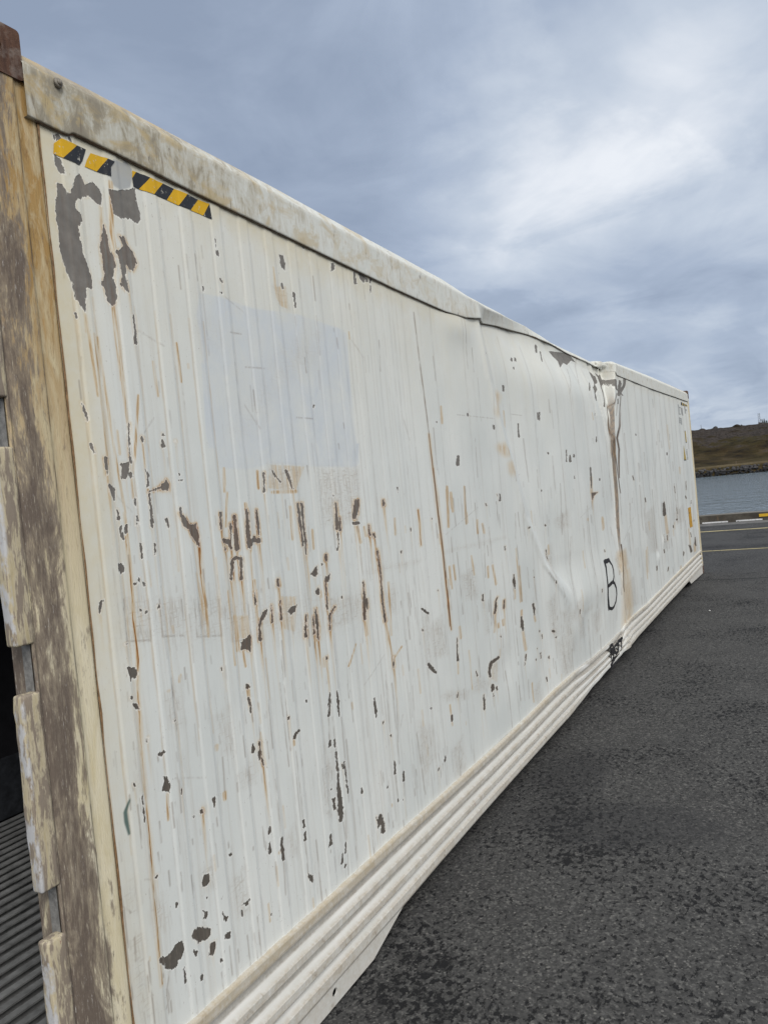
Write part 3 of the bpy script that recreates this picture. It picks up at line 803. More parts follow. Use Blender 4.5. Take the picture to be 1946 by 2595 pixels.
('C',1.88,0,[1.515,2.644,1.534,2.645,1.538,2.625,1.511,2.61]),
('C',2,0,[1.727,2.655,1.766,2.657,1.781,2.637,1.77,2.613,1.735,2.628]),
('c',1.52,0,[0.835,2.531,0.003,0.836,2.522,0.0035]),
('c',1.71,0,[1.171,2.495,0.0039,1.172,2.482,0.0033]),
('c',1.99,0,[1.69,2.638,0.0039,1.695,2.601,0.0059]),
('c',1.75,0,[1.238,2.475,0.004,1.239,2.426,0.0023]),
('c',1.53,0,[0.837,2.446,0.0035,0.838,2.44,0.003]),
('c',1.48,0,[0.753,2.405,0.0024,0.752,2.394,0.0019]),
('c',1.78,0,[1.329,2.66,0.0029,1.331,2.658,0.0029]),
('c',1.51,0,[0.83,2.568,0.0015,0.83,2.544,0.0015]),
('c',2.05,0,[1.827,2.653,0.0034,1.824,2.626,0.0034]),
('c',2.05,0,[1.821,2.613,0.0027,1.817,2.583,0.002]),
('c',2.04,0,[1.794,2.633,0.004,1.792,2.627,0.004]),
('c',1.53,0,[0.834,2.404,0.0025,0.835,2.403,0.0025]),
('B',1.68,1,[1.119,2.477,1.194,2.494,1.196,2.413,1.149,2.416,1.126,2.439]),
('L',2.37,0,[2.227,2.567,0.0015,2.241,2.367,0.0022,2.252,2.186,0.0022,2.268,1.989,0.0022]),
('l',2.1,0,[1.852,2.389,0.0013,1.839,2.256,0.002]),
('r',2.45,0,[2.436,2.137,0.0031,2.431,2.076,0.0038]),
('l',1.58,0,[0.86,2.286,0.001,0.914,2.288,0.001]),
('l',1.81,0,[1.18,2.032,0.0011,1.283,2.031,0.0011]),
('l',1.65,0,[0.92,2.183,0.001,1.023,2.188,0.001]),
('U',1.47,0,[0.733,2.386,0.827,2.391,0.982,2.382,1.238,2.403,1.555,2.392,1.581,2.372,1.567,1.982,1.583,1.872,1.557,1.852,1.278,1.857,1.005,1.872,0.873,1.854,0.745,1.862,0.734,1.904,0.716,2.022,0.717,2.257,0.705,2.313]),
('V',1.89,0,[1.479,2.377,1.577,2.384,1.572,1.982,1.582,1.908,1.48,1.902,1.472,1.98]),
('V',1.59,0,[0.935,2.271,1.025,2.278,1.018,2.185,0.921,2.185]),
('V',1.47,0,[0.708,2.173,0.815,2.184,0.806,1.965,0.81,1.921,0.703,1.921,0.696,1.962]),
('V',1.75,0,[1.23,2.375,1.371,2.379,1.373,2.276,1.233,2.282]),
('V',1.81,0,[1.272,1.942,1.595,1.945,1.575,1.872,1.28,1.874]),
('G',1.47,0,[0.727,2.3,0.767,2.292,0.775,2.251,0.738,2.241,0.715,2.266]),
('G',1.71,0,[1.133,2.243,1.367,2.355,1.327,2.248,1.18,2.195,1.101,2.161,0.894,1.967,0.87,1.966,0.988,2.101]),
('B',1.66,1,[0.991,1.869,1.198,1.859,1.126,1.774,0.97,1.791]),
('B',1.88,0,[1.366,1.77,1.501,1.767,1.489,1.645,1.365,1.648]),
('B',1.54,1,[0.723,1.414,0.81,1.403,0.806,1.331,0.719,1.345]),
('B',1.68,1,[0.97,1.435,1.073,1.418,1.044,1.302,0.977,1.326]),
('B',1.85,0,[1.262,1.381,1.505,1.36,1.474,1.263,1.263,1.269]),
('B',1.82,0,[1.276,1.852,1.577,1.85,1.536,1.641,1.279,1.644,1.268,1.751]),
('c',1.64,0.5,[0.958,1.842,0.0035,0.952,1.782,0.003]),
('c',1.73,0.5,[1.083,1.845,0.0053,1.109,1.783,0.0026]),
('c',1.69,0.5,[1.005,1.846,0.0026,1.046,1.809,0.0026]),
('r',1.74,0,[0.993,1.777,0.003,1.126,1.774,0.0042]),
('r',1.62,0,[0.926,1.848,0.0025,0.923,1.793,0.003]),
('c',1.52,0.9,[0.726,1.726,0.0023,0.721,1.68,0.0028]),
('c',1.54,0.9,[0.73,1.642,0.0046,0.755,1.64,0.0042,0.762,1.617,0.0028]),
('c',1.56,0.9,[0.788,1.712,0.0028,0.789,1.655,0.0052,0.787,1.612,0.0066]),
('c',1.59,0.9,[0.847,1.728,0.0024,0.846,1.674,0.0058,0.843,1.616,0.0057]),
('c',1.62,0.9,[0.846,1.631,0.0048,0.871,1.631,0.0039,0.894,1.626,0.0088]),
('c',1.62,0.9,[0.902,1.724,0.0015,0.901,1.695,0.0034,0.901,1.645,0.0029]),
('c',1.68,0.9,[0.974,1.488,0.0025,0.973,1.47,0.0045]),
('c',1.76,0.9,[1.132,1.731,0.0032,1.134,1.672,0.0053,1.14,1.585,0.0021]),
('c',1.78,0.9,[1.156,1.73,0.0037,1.155,1.67,0.0027,1.157,1.6,0.0037,1.155,1.551,0.0016]),
('c',1.89,0.9,[1.378,1.717,0.0029,1.372,1.625,0.0051]),
('c',1.9,0.9,[1.396,1.664,0.0023,1.389,1.617,0.0052]),
('c',1.97,0.9,[1.527,1.718,0.006,1.503,1.656,0.0065]),
('c',1.98,0.9,[1.548,1.72,0.0054,1.523,1.666,0.0048]),
('c',1.85,0.9,[1.278,1.534,0.005,1.275,1.518,0.005]),
('c',2.01,0.9,[1.523,1.4,0.0018,1.515,1.316,0.0047,1.507,1.259,0.0047]),
('c',2.02,0.9,[1.536,1.33,0.0024,1.532,1.294,0.0035]),
('c',2.04,0.9,[1.611,1.617,0.0024,1.61,1.577,0.0043]),
('c',1.66,0.9,[0.928,1.411,0.002,0.925,1.359,0.0024]),
('c',1.69,0.9,[0.975,1.418,0.0025,0.972,1.358,0.0025]),
('c',1.62,0.9,[0.865,1.378,0.0043,0.852,1.351,0.0038,0.853,1.316,0.0052]),
('c',1.86,0.9,[1.302,1.341,0.0033,1.261,1.317,0.0033,1.254,1.268,0.0022]),
('c',1.82,0.9,[1.177,1.357,0.0021,1.178,1.291,0.0058,1.177,1.248,0.0021]),
('c',1.77,0.9,[1.113,1.347,0.0016,1.105,1.306,0.0031,1.102,1.274,0.0046]),
('c',1.8,0.9,[1.158,1.333,0.0021,1.154,1.274,0.0026]),
('c',1.85,0.9,[1.258,1.444,0.0022,1.25,1.344,0.0027]),
('c',1.61,0.9,[0.848,1.469,0.0029,0.846,1.428,0.0019]),
('c',1.84,0.9,[1.214,1.176,0.0027,1.214,1.17,0.0027]),
('c',2.06,0.9,[1.642,1.577,0.0055,1.646,1.567,0.0049]),
('c',1.53,0.9,[0.73,1.619,0.0032,0.733,1.614,0.0037]),
('c',1.9,0,[1.374,1.607,0.0023,1.373,1.573,0.0023,1.362,1.545,0.0023]),
('c',1.98,0,[1.493,1.634,0.0053,1.528,1.632,0.0054]),
('c',2.11,1,[1.752,1.709,0.0038,1.752,1.689,0.0051]),
('R',2.11,0,[1.752,1.712,0.0051,1.753,1.689,0.0064]),
('C',1.79,0.4,[1.17,1.481,1.208,1.501,1.218,1.505,1.213,1.475,1.192,1.467]),
('C',1.84,0.4,[1.256,1.458,1.277,1.458,1.294,1.467,1.293,1.445,1.273,1.436,1.253,1.445]),
('C',1.81,0.4,[1.188,1.418,1.212,1.431,1.215,1.4,1.195,1.404]),
('C',1.62,0.4,[0.862,1.383,0.881,1.4,0.91,1.404,0.894,1.382,0.868,1.372]),
('C',1.71,0.4,[1.012,1.376,1.032,1.388,1.068,1.39,1.055,1.368,1.028,1.365]),
('C',1.57,0.4,[0.762,1.326,0.804,1.341,0.811,1.335,0.804,1.293,0.784,1.307,0.764,1.304]),
('R',2.11,0,[1.656,1.519,0.0031,1.665,1.404,0.0043,1.662,1.29,0.0037,1.666,1.214,0.0043]),
('c',2.11,1,[1.657,1.506,0.0031,1.665,1.404,0.0031,1.659,1.278,0.0024,1.667,1.22,0.0049]),
('R',2.31,0,[2.067,1.65,0.0028,2.066,1.573,0.0028,2.063,1.489,0.0021]),
('r',2.15,0,[1.666,1.214,0.0037,1.695,1.093,0.0024,1.702,1.027,0.0024]),
('c',2.15,1,[1.703,1.065,0.0018,1.701,1.021,0.0018]),
('L',2.49,0,[2.266,1.997,0.0022,2.275,1.828,0.0029,2.285,1.643,0.0029,2.296,1.457,0.0029,2.307,1.27,0.0029,2.298,1.077,0.0036]),
('R',2.49,0,[2.266,1.997,0.0022,2.285,1.643,0.0029,2.298,1.077,0.0029]),
('r',1.53,0,[0.764,1.86,0.0019,0.76,1.809,0.0019]),
('r',1.53,0,[0.767,1.785,0.0014,0.744,1.683,0.0014]),
('r',1.73,0,[1.085,1.723,0.0026,1.084,1.612,0.0026]),
('r',1.47,0,[0.596,1.562,0.0022,0.615,1.425,0.0022]),
('r',1.56,0,[0.744,1.41,0.0037,0.743,1.307,0.0036]),
('r',1.58,0,[0.765,1.306,0.0028,0.771,1.252,0.0028]),
('r',1.76,0,[1.128,1.651,0.0042,1.14,1.585,0.0042]),
('r',1.8,0,[1.207,1.633,0.0027,1.205,1.567,0.0027]),
('r',1.59,0,[0.849,1.616,0.0029,0.846,1.596,0.0029]),
('r',1.99,0,[1.519,1.618,0.0042,1.531,1.557,0.0042]),
('r',2.02,0,[1.509,1.256,0.0035,1.509,1.195,0.0035]),
('r',2.16,0,[1.835,1.628,0.0026,1.828,1.56,0.0026]),
('r',2.49,0,[2.418,1.742,0.0038,2.391,1.546,0.0037]),
('r',2.52,0,[2.458,1.71,0.0038,2.463,1.617,0.0038]),
('r',2.51,0,[2.354,1.353,0.0029,2.357,1.247,0.0029]),
('r',2.14,0,[1.725,1.37,0.0025,1.708,1.154,0.0025]),
('r',2.02,0,[1.573,1.614,0.0024,1.578,1.576,0.0024]),
('r',1.84,0,[1.204,1.175,0.0043,1.199,1.149,0.0042]),
('r',1.6,0,[0.85,1.503,0.0038,0.846,1.479,0.0038]),
('r',1.97,0,[1.358,1.11,0.0017,1.422,1.178,0.0017]),
('r',2.19,0,[1.723,1.061,0.0025,1.785,1.089,0.0025]),
('S',2.31,0,[2.014,1.195,2.067,1.179,2.057,0.913,2.017,0.923]),
('c',2.35,0,[2.009,1.21,0.004,2.067,1.179,0.0041]),
('c',2.39,0,[2.017,0.958,0.0053,2.052,0.928,0.0067,2.088,0.902,0.004]),
('c',1.58,0,[0.769,1.193,0.0041,0.77,1.184,0.0041]),
('s',2.29,0,[1.684,1.433,0.0037,2.016,1.421,0.0041]),
('s',2.09,0,[1.569,1.436,0.003,1.684,1.433,0.0031]),
('c',1.58,0,[0.772,1.189,0.005,0.77,1.184,0.0046]),
('c',1.59,0,[0.774,1.151,0.0018,0.779,1.125,0.0023]),
('c',1.85,0,[1.216,1.049,0.0016,1.206,1.008,0.0042,1.197,0.971,0.0037]),
('c',1.85,0,[1.194,1.011,0.0016,1.189,0.99,0.0016]),
('c',1.89,0,[1.261,1.043,0.0016,1.261,1.003,0.0048,1.259,0.953,0.0027]),
('c',2.05,0,[1.517,0.943,0.0023,1.519,0.905,0.0046,1.518,0.866,0.0017]),
('c',1.77,0,[1.065,1.064,0.004,1.067,1.058,0.004]),
('c',1.59,0,[0.767,1.011,0.0023,0.765,0.998,0.0041,0.763,0.987,0.0027]),
('c',1.61,0,[0.794,0.976,0.0032,0.792,0.955,0.0032]),
('c',1.85,0,[1.183,0.884,0.0031,1.182,0.868,0.0052]),
('c',1.87,0,[1.215,0.877,0.0026,1.214,0.855,0.0037]),
('c',1.89,0,[1.216,0.832,0.0032,1.216,0.781,0.0031,1.214,0.726,0.0042,1.211,0.682,0.0068,1.209,0.627,0.0088,1.207,0.592,0.0073]),
('c',1.92,0,[1.262,0.782,0.0016,1.264,0.718,0.0011,1.267,0.666,0.0027]),
('c',2.15,0,[1.631,0.655,0.0024,1.625,0.606,0.0041]),
('c',2.19,0,[1.696,0.587,0.003,1.691,0.553,0.0042]),
('c',1.99,0,[1.363,0.646,0.0011,1.362,0.629,0.0033]),
('c',1.64,0,[0.807,0.737,0.0023,0.804,0.721,0.0036]),
('c',1.75,0,[0.983,0.683,0.0029,0.98,0.663,0.0043]),
('c',1.76,0,[0.984,0.641,0.0034,0.982,0.619,0.0043]),
('c',1.64,0,[0.802,0.691,0.0023,0.796,0.674,0.005,0.797,0.661,0.0032]),
('c',1.68,0,[0.856,0.679,0.0037,0.855,0.642,0.0055,0.855,0.61,0.0023]),
('c',1.85,0,[1.129,0.571,0.0025,1.125,0.536,0.0066]),
('c',1.9,0,[1.194,0.474,0.0021,1.187,0.444,0.0031]),
('c',1.91,0,[1.223,0.503,0.0021,1.214,0.468,0.0021]),
('c',1.91,0,[1.202,0.427,0.0046,1.197,0.422,0.0036]),
('c',2.45,0,[2.1,0.511,0.0027,2.098,0.494,0.004]),
('c',2.5,0,[2.216,0.666,0.0041,2.213,0.645,0.0041]),
('c',2.11,0,[1.558,0.578,0.0029,1.558,0.575,0.0029]),
('c',2.36,0,[2.006,0.764,0.0026,2.006,0.757,0.0026]),
('c',2.19,0,[1.673,0.483,0.0024,1.674,0.48,0.0024]),
('c',2.16,0,[1.628,0.5,0.0018,1.628,0.491,0.0023]),
('c',1.53,0,[0.618,0.736,0.0025,0.619,0.734,0.0021]),
('c',1.86,0,[1.166,0.719,0.0021,1.167,0.716,0.0021]),
('c',1.64,0,[0.772,0.479,0.0018,0.771,0.473,0.0018]),
('r',1.59,0,[0.771,1.185,0.0037,0.773,1.127,0.0027]),
('r',1.62,0,[0.8,1.008,0.0023,0.808,0.932,0.0018]),
('c',1.62,1,[0.802,1.007,0.0009,0.802,0.959,0.0014,0.808,0.932,0.0009]),
('l',1.69,0,[0.855,0.608,0.0014,0.849,0.501,0.0014]),
('l',1.92,0,[1.236,0.616,0.001,1.219,0.386,0.001]),
('w',1.85,0,[1.121,0.524,0.0081,1.123,0.52,0.0076]),
('C',1.72,0.15,[0.971,0.962,0.984,0.981,1.011,0.98,1.012,0.972,0.995,0.969,0.984,0.955]),
('C',1.86,0.15,[1.163,0.687,1.185,0.681,1.182,0.638,1.168,0.644]),
('C',2.07,0.15,[1.475,0.5,1.493,0.496,1.506,0.42,1.484,0.419,1.467,0.431,1.475,0.458,1.45,0.456,1.46,0.488]),
('C',1.48,0.15,[0.568,0.92,0.579,0.909,0.57,0.894,0.567,0.907]),
('C',1.76,0.15,[0.976,0.509,0.993,0.493,1.006,0.487,1.003,0.47,0.989,0.468,0.979,0.487]),
('C',1.45,0.15,[0.494,0.704,0.509,0.728,0.524,0.718,0.523,0.701]),
('c',1.46,0.8,[0.522,0.907,0.0025,0.523,0.898,0.0029]),
('r',1.51,0,[0.621,0.917,0.0039,0.62,0.899,0.003]),
('r',1.5,0,[0.607,1.058,0.0043,0.607,1.049,0.0034]),
('r',1.72,0,[0.974,0.961,0.0029,0.972,0.941,0.0024]),
('r',1.67,0,[0.844,0.642,0.0041,0.845,0.641,0.0037]),
('l',1.62,0,[0.813,1.13,0.0009,0.803,0.997,0.0009]),
('l',1.71,0,[0.931,1.157,0.001,0.936,0.882,0.001]),
('l',1.75,0,[0.977,0.918,0.001,0.982,0.689,0.001]),
('l',1.76,0,[0.979,0.617,0.001,0.978,0.508,0.001]),
('l',1.67,0,[0.858,0.87,0.0009,0.855,0.682,0.0009]),
('l',2.12,0,[1.627,1.025,0.0018,1.616,0.777,0.0018]),
('l',2.17,0,[1.668,0.964,0.0018,1.667,0.632,0.0018]),
('l',2.16,0,[1.695,0.893,0.0018,1.672,0.72,0.0018]),
('l',2.16,0,[1.627,0.602,0.0012,1.632,0.499,0.0012]),
('l',2.2,0,[1.692,0.552,0.0012,1.687,0.496,0.0012]),
('l',1.88,0,[1.216,0.96,0.0011,1.217,0.826,0.0011]),
('l',1.85,0,[1.191,0.967,0.0021,1.182,0.887,0.0021]),
('l',1.93,0,[1.271,0.943,0.0011,1.266,0.632,0.0011]),
('l',2.32,0,[1.843,0.704,0.0019,1.873,0.424,0.0019]),
('l',1.91,0,[1.218,0.578,0.001,1.225,0.502,0.001]),
('l',1.51,0,[0.627,1.02,0.0009,0.622,0.921,0.0009]),
('S',2.28,0,[1.867,0.744,1.994,0.677,1.997,0.543,1.872,0.492,1.858,0.565]),
('S',1.83,0,[1.141,0.884,1.194,0.844,1.145,0.631,1.111,0.667]),
('C',3.49,0,[4.87,2.711,5.396,2.763,5.58,2.765,5.785,2.719,5.609,2.721,5.384,2.655,5.256,2.661,5.016,2.594,5.047,2.65,4.944,2.676]),
('c',2.56,0,[2.594,1.89,0.0063,2.58,1.851,0.0094]),
('c',2.64,0,[2.771,2.116,0.005,2.771,2.107,0.005]),
('c',2.86,0,[3.156,2.066,0.0054,3.153,2.049,0.0063]),
('c',2.96,0,[3.58,2.335,0.0066,3.575,2.305,0.0057]),
('c',3.05,0,[3.844,2.54,0.006,3.829,2.522,0.0069]),
('c',3.08,0,[3.922,2.548,0.006,3.905,2.531,0.006]),
('c',3.07,0,[3.831,2.476,0.005,3.829,2.468,0.005]),
('c',3.34,0,[4.191,2.191,0.0042,4.187,2.148,0.0042]),
('c',3.36,0,[4.227,2.198,0.0043,4.217,2.144,0.0042]),
('c',3.79,0,[4.84,1.892,0.0058,4.831,1.85,0.0105]),
('c',3.73,0,[4.756,1.933,0.0035,4.73,1.846,0.0034]),
('c',3.86,0,[4.956,1.898,0.0059,4.951,1.883,0.0071]),
('c',3.11,0,[3.789,2.104,0.0039,3.779,2.019,0.0049]),
('c',4.18,0,[5.474,1.787,0.0076,5.47,1.709,0.0076,5.444,1.619,0.005]),
('c',2.92,0,[3.156,1.67,0.0035,3.149,1.635,0.0053]),
('c',3.37,0,[4.132,1.659,0.0041,4.134,1.652,0.0041]),
('c',3.47,0,[4.333,1.914,0.0064,4.338,1.906,0.0043]),
('c',3.4,0,[4.609,2.673,0.0044,4.537,2.593,0.0033]),
('c',4.26,0,[6.333,2.64,0.0098,6.03,2.41,0.0082]),
('c',4.45,0,[6.583,2.678,0.0057,6.522,2.58,0.0086,6.378,2.36,0.0043]),
('c',4.15,0,[5.984,2.551,0.0054,5.876,2.484,0.0054]),
('c',4.27,0,[5.813,2.054,0.0053,5.791,2.013,0.0066]),
('c',5.28,0,[7.446,2.11,0.0066,7.45,2.1,0.0066]),
('c',6.36,0,[8.871,1.293,0.0147,8.868,1.161,0.0219]),
('c',2.79,0,[3.192,2.531,0.0027,3.141,2.478,0.0027]),
('c',3.32,0,[4.537,2.712,0.0088,4.492,2.66,0.0065]),
('c',4.34,0,[5.786,1.688,0.0052,5.78,1.674,0.0052]),
('c',2.42,0,[2.366,2.06,0.003,2.367,2.056,0.003]),
('c',3.42,0,[4.158,1.414,0.004,4.16,1.409,0.004]),
('c',4.26,0,[5.897,2.263,0.0054,5.891,2.255,0.0054]),
('r',4.18,0,[5.47,1.709,0.0076,5.428,1.581,0.0075]),
('C',4.17,1,[5.417,1.581,5.662,1.574,5.503,1.552,5.427,1.51]),
('r',6.51,0,[8.916,1.138,0.011,8.978,0.925,0.0109]),
('l',6.14,0,[9.002,2.148,0.0039,8.972,2.071,0.0038]),
('l',6.61,0,[9.83,2.166,0.0042,9.809,2.084,0.0041]),
('l',6.04,0,[8.753,2.049,0.0038,8.756,2.011,0.0038]),
('l',6.79,0,[9.885,1.795,0.0041,9.881,1.671,0.0041]),
('l',5.41,0,[7.499,1.801,0.0033,7.504,1.718,0.0033]),
('l',5.96,0,[8.158,1.493,0.0035,8.107,1.003,0.0034]),
('l',3.22,0,[3.86,2.01,0.003,3.895,1.724,0.0029]),
('l',2.64,0,[2.831,2.69,0.0017,2.836,2.359,0.0017]),
('l',3.65,0,[4.534,1.69,0.0022,4.493,1.331,0.0021]),
('l',5.11,0,[6.817,1.41,0.0045,6.766,1.214,0.0044]),
('l',6.91,0,[9.851,1.506,0.004,9.854,1.279,0.004]),
('l',3.8,0,[5.29,2.611,0.0025,5.022,2.379,0.0024]),
('l',3.94,0,[5.801,2.748,0.0026,5.452,2.49,0.0026]),
('l',5.61,0,[7.534,1.319,0.0032,7.54,1.054,0.0032]),
('l',2.62,0,[2.648,1.734,0.0024,2.622,1.543,0.0024]),
('l',2.72,0,[2.853,1.986,0.0017,2.844,1.777,0.0017]),
('l',4.74,0,[6.715,2.444,0.0046,6.57,2.272,0.0045]),
('l',2.86,0,[2.626,2.105,0.0016,3.172,2.107,0.0018]),
('l',3.15,0,[3.663,2.164,0.0019,3.868,2.163,0.002]),
('R',2.43,0,[2.279,1.836,0.0022,2.279,1.681,0.0029,2.287,1.526,0.0029]),
('L',2.43,0,[2.279,1.836,0.0022,2.279,1.681,0.0029,2.287,1.526,0.0029]),
('r',2.49,0,[2.408,1.728,0.003,2.395,1.592,0.003]),
('r',2.52,0,[2.452,1.711,0.003,2.453,1.634,0.003]),
('r',2.62,0,[2.638,1.734,0.0032,2.622,1.543,0.0031]),
('r',4.41,0,[5.747,1.351,0.0052,5.722,1.245,0.0051]),
('r',2.77,0,[2.848,1.525,0.0033,2.858,1.475,0.0033]),
('r',2.45,0,[2.437,2.131,0.0031,2.429,2.055,0.0031]),
('o',2.97,0,[3.256,1.938,0.0055,3.318,1.92,0.011]),
('o',3.06,0,[3.44,1.837,0.0075,3.439,1.803,0.0084]),
('o',2.91,0,[3.44,2.267,0.0046,3.276,2.148,0.0055]),
('c',2.96,0.3,[3.158,1.369,0.0033,3.158,1.349,0.004]),
('c',3.06,0.3,[3.262,1.19,0.0034,3.256,1.148,0.0081,3.261,1.105,0.0027]),
('c',3.29,0.3,[3.571,0.961,0.0071,3.581,0.929,0.0064,3.582,0.891,0.0028]),
('c',3.15,0.3,[3.339,0.925,0.0054,3.338,0.872,0.0095,3.341,0.843,0.0034]),
('c',2.75,0.3,[2.754,1.152,0.0043,2.744,1.125,0.0049]),
('c',2.55,0.3,[2.366,1.004,0.0017,2.353,0.949,0.0022,2.348,0.9,0.005]),
('c',2.84,0.3,[2.77,0.66,0.009,2.774,0.64,0.009]),
('c',2.87,0.3,[2.834,0.637,0.0048,2.83,0.622,0.0036]),
('c',2.76,0.3,[2.64,0.648,0.0035,2.637,0.605,0.0046,2.633,0.575,0.0046]),
('c',3.16,0.3,[3.35,0.697,0.0047,3.307,0.643,0.002]),
('c',3.36,0.3,[3.634,0.64,0.0035,3.63,0.61,0.0035]),
('c',3.38,0.3,[3.696,0.748,0.0029,3.695,0.721,0.0036]),
('c',3.54,0.3,[3.927,0.724,0.0067,3.959,0.71,0.0053]),
('c',3.45,0.3,[4.13,1.246,0.0023,4.136,1.195,0.0023,4.149,1.173,0.0023]),
('c',4.44,0.3,[5.679,1.074,0.0039,5.678,1.059,0.0049]),
('c',3.97,0.3,[4.679,0.734,0.0034,4.66,0.702,0.0034]),
('c',3.28,0.3,[3.633,1.124,0.0022,3.634,1.12,0.0022]),
('c',3.56,0.3,[4.078,1.036,0.0047,4.078,1.02,0.0031]),
('c',3.29,0.3,[3.518,0.629,0.0028,3.521,0.621,0.0021]),
('c',3.32,0.3,[3.572,0.684,0.0028,3.573,0.68,0.0021]),
('c',2.84,0.3,[2.777,0.617,0.0024,2.775,0.604,0.0024]),
('c',2.92,0.3,[2.959,0.893,0.0019,2.962,0.883,0.0025]),
('c',4.4,0.3,[5.391,0.777,0.0037,5.388,0.753,0.0028]),
('c',3.42,0.3,[4.153,1.417,0.0031,4.155,1.412,0.0031]),
('c',2.7,0.3,[2.563,0.792,0.0017,2.576,0.764,0.0029]),
('c',3.35,0.3,[3.653,0.783,0.0021,3.652,0.772,0.0029]),
('c',2.86,0.9,[2.965,1.105,0.0025,2.93,1.087,0.0032,2.926,1.058,0.005,2.906,1.029,0.0063]),
('c',2.95,1,[3.067,1.071,0.0032,3.055,1.029,0.0039]),
('c',2.81,0.3,[2.899,0.781,0.0087,2.785,0.782,0.0103,2.746,0.746,0.0072,2.749,0.714,0.0048]),
('B',2.84,0.6,[2.803,0.784,2.891,0.763,2.852,0.655,2.762,0.698]),
('r',2.85,0,[2.915,1.027,0.0038,2.871,0.931,0.0037]),
('r',3.18,0,[3.337,0.843,0.0054,3.358,0.724,0.0054]),
('r',3.29,0,[3.575,0.893,0.0035,3.587,0.853,0.0035]),
('r',2.55,0,[2.347,0.898,0.0022,2.34,0.836,0.0022]),
('r',2.87,0,[2.938,1.287,0.0038,2.965,1.178,0.0038]),
('r',2.5,0,[2.355,1.355,0.0034,2.349,1.269,0.0034]),
('r',2.54,0,[2.406,1.355,0.0028,2.411,1.284,0.0028]),
('r',2.68,0,[2.645,1.374,0.0024,2.661,1.273,0.0024]),
('r',3.06,0,[3.267,1.097,0.0027,3.254,1.05,0.0027]),
('r',3.14,0,[3.37,1.225,0.0042,3.366,1.017,0.0041]),
('r',3.13,0,[3.349,0.963,0.0041,3.34,0.929,0.0041]),
('r',2.95,0,[3.024,0.967,0.0051,3.027,0.94,0.0051]),
('r',2.9,0,[2.945,0.962,0.0044,2.944,0.943,0.0044]),
('r',3.06,0,[3.249,1.107,0.002,3.26,1.07,0.002]),
('r',2.57,0,[2.407,1.049,0.0045,2.409,0.995,0.0045]),
('r',2.8,0,[2.865,1.29,0.0038,2.859,1.232,0.0038]),
('r',2.72,0,[2.774,1.55,0.0037,2.765,1.481,0.0037]),
('r',2.63,0,[2.636,1.597,0.0036,2.632,1.548,0.0036]),
('r',4.42,0,[5.754,1.337,0.0079,5.735,1.255,0.0079]),
('r',2.43,0,[2.267,1.52,0.0028,2.277,1.474,0.0028]),
('R',2.5,0,[2.284,1.621,0.0028,2.295,1.46,0.0028,2.296,1.317,0.0033,2.302,1.19,0.0028,2.306,1.057,0.0027]),
('L',2.5,0,[2.284,1.621,0.0022,2.295,1.46,0.0022,2.296,1.317,0.0028,2.302,1.19,0.0022,2.306,1.057,0.0022]),
('l',2.77,0,[2.853,1.518,0.0032,2.846,1.422,0.0031]),
('l',2.78,0,[2.846,1.422,0.0019,2.816,1.238,0.0019]),
('l',3.07,0,[3.396,1.546,0.0021,3.36,1.405,0.0021]),
('l',3.11,0,[3.36,1.405,0.0028,3.37,1.225,0.0028]),
('l',3.14,0,[3.37,1.225,0.0035,3.366,1.017,0.0034]),
('l',2.5,0,[2.327,1.296,0.0028,2.327,1.148,0.0028]),
('l',2.59,0,[2.465,1.413,0.0023,2.463,1.103,0.0023]),
('l',3.66,0,[4.526,1.473,0.0025,4.505,1.317,0.0025]),
('l',2.83,0,[2.867,1.16,0.0031,2.835,0.971,0.0031]),
('l',2.81,0,[2.828,1.114,0.0025,2.82,1.051,0.0025]),
('l',2.52,0,[2.41,1.495,0.0023,2.407,1.419,0.0023]),
('l',3.1,0,[3.226,0.88,0.002,3.223,0.719,0.002]),
('l',3.21,0,[3.34,0.549,0.002,3.33,0.436,0.002]),
('l',3.87,0,[4.693,1.282,0.0017,4.571,0.851,0.0017]),
('l',3.72,0,[4.133,0.51,0.0023,4.15,0.381,0.0023]),
('l',3.54,0,[3.929,1.114,0.003,4.045,1.041,0.0031]),
('l',2.65,0,[2.607,1.256,0.0018,2.586,1.154,0.0018]),
('l',2.85,0,[2.876,1.021,0.0031,2.871,0.931,0.0031]),
('l',3.31,0,[3.634,1.169,0.0014,3.644,0.956,0.0014]),
('S',2.43,0,[2.13,0.783,2.199,0.786,2.306,0.757,2.448,0.719,2.425,0.689,2.298,0.725,2.176,0.748]),
('S',2.68,0,[2.543,0.778,2.742,0.69,2.7,0.663,2.491,0.701]),
('S',4.22,0,[5.048,0.631,5.337,0.627,5.322,0.482,5.136,0.442,5.058,0.553]),
('S',4.03,0,[4.768,0.7,5.038,0.709,5.068,0.684,4.828,0.662]),
('S',3.62,0,[4.117,0.818,4.542,0.759,4.547,0.678,4.178,0.732]),
('s',2.96,0,[2.309,1.43,0.0028,2.469,1.43,0.0029,2.811,1.422,0.0037,3.17,1.42,0.0034]),
('s',3.86,0,[4.083,0.717,0.0038,4.482,0.686,0.0041]),
('s',2.79,0,[2.763,1.106,0.0061,2.775,0.95,0.0073]),
('t',4.73,0,[6.677,2.492,0.0027,6.464,2.311,0.0036,6.438,2.201,0.0044,6.426,2.056,0.0044,6.397,1.902,0.0044,6.42,1.721,0.0044,6.423,1.586,0.0043,6.441,1.531,0.0035]),
('t',4.71,0,[6.882,2.525,0.0037,6.739,2.325,0.0037,6.679,2.172,0.0082,6.511,2.054,0.009,6.561,1.948,0.008,6.504,1.811,0.0071,6.464,1.675,0.0044]),
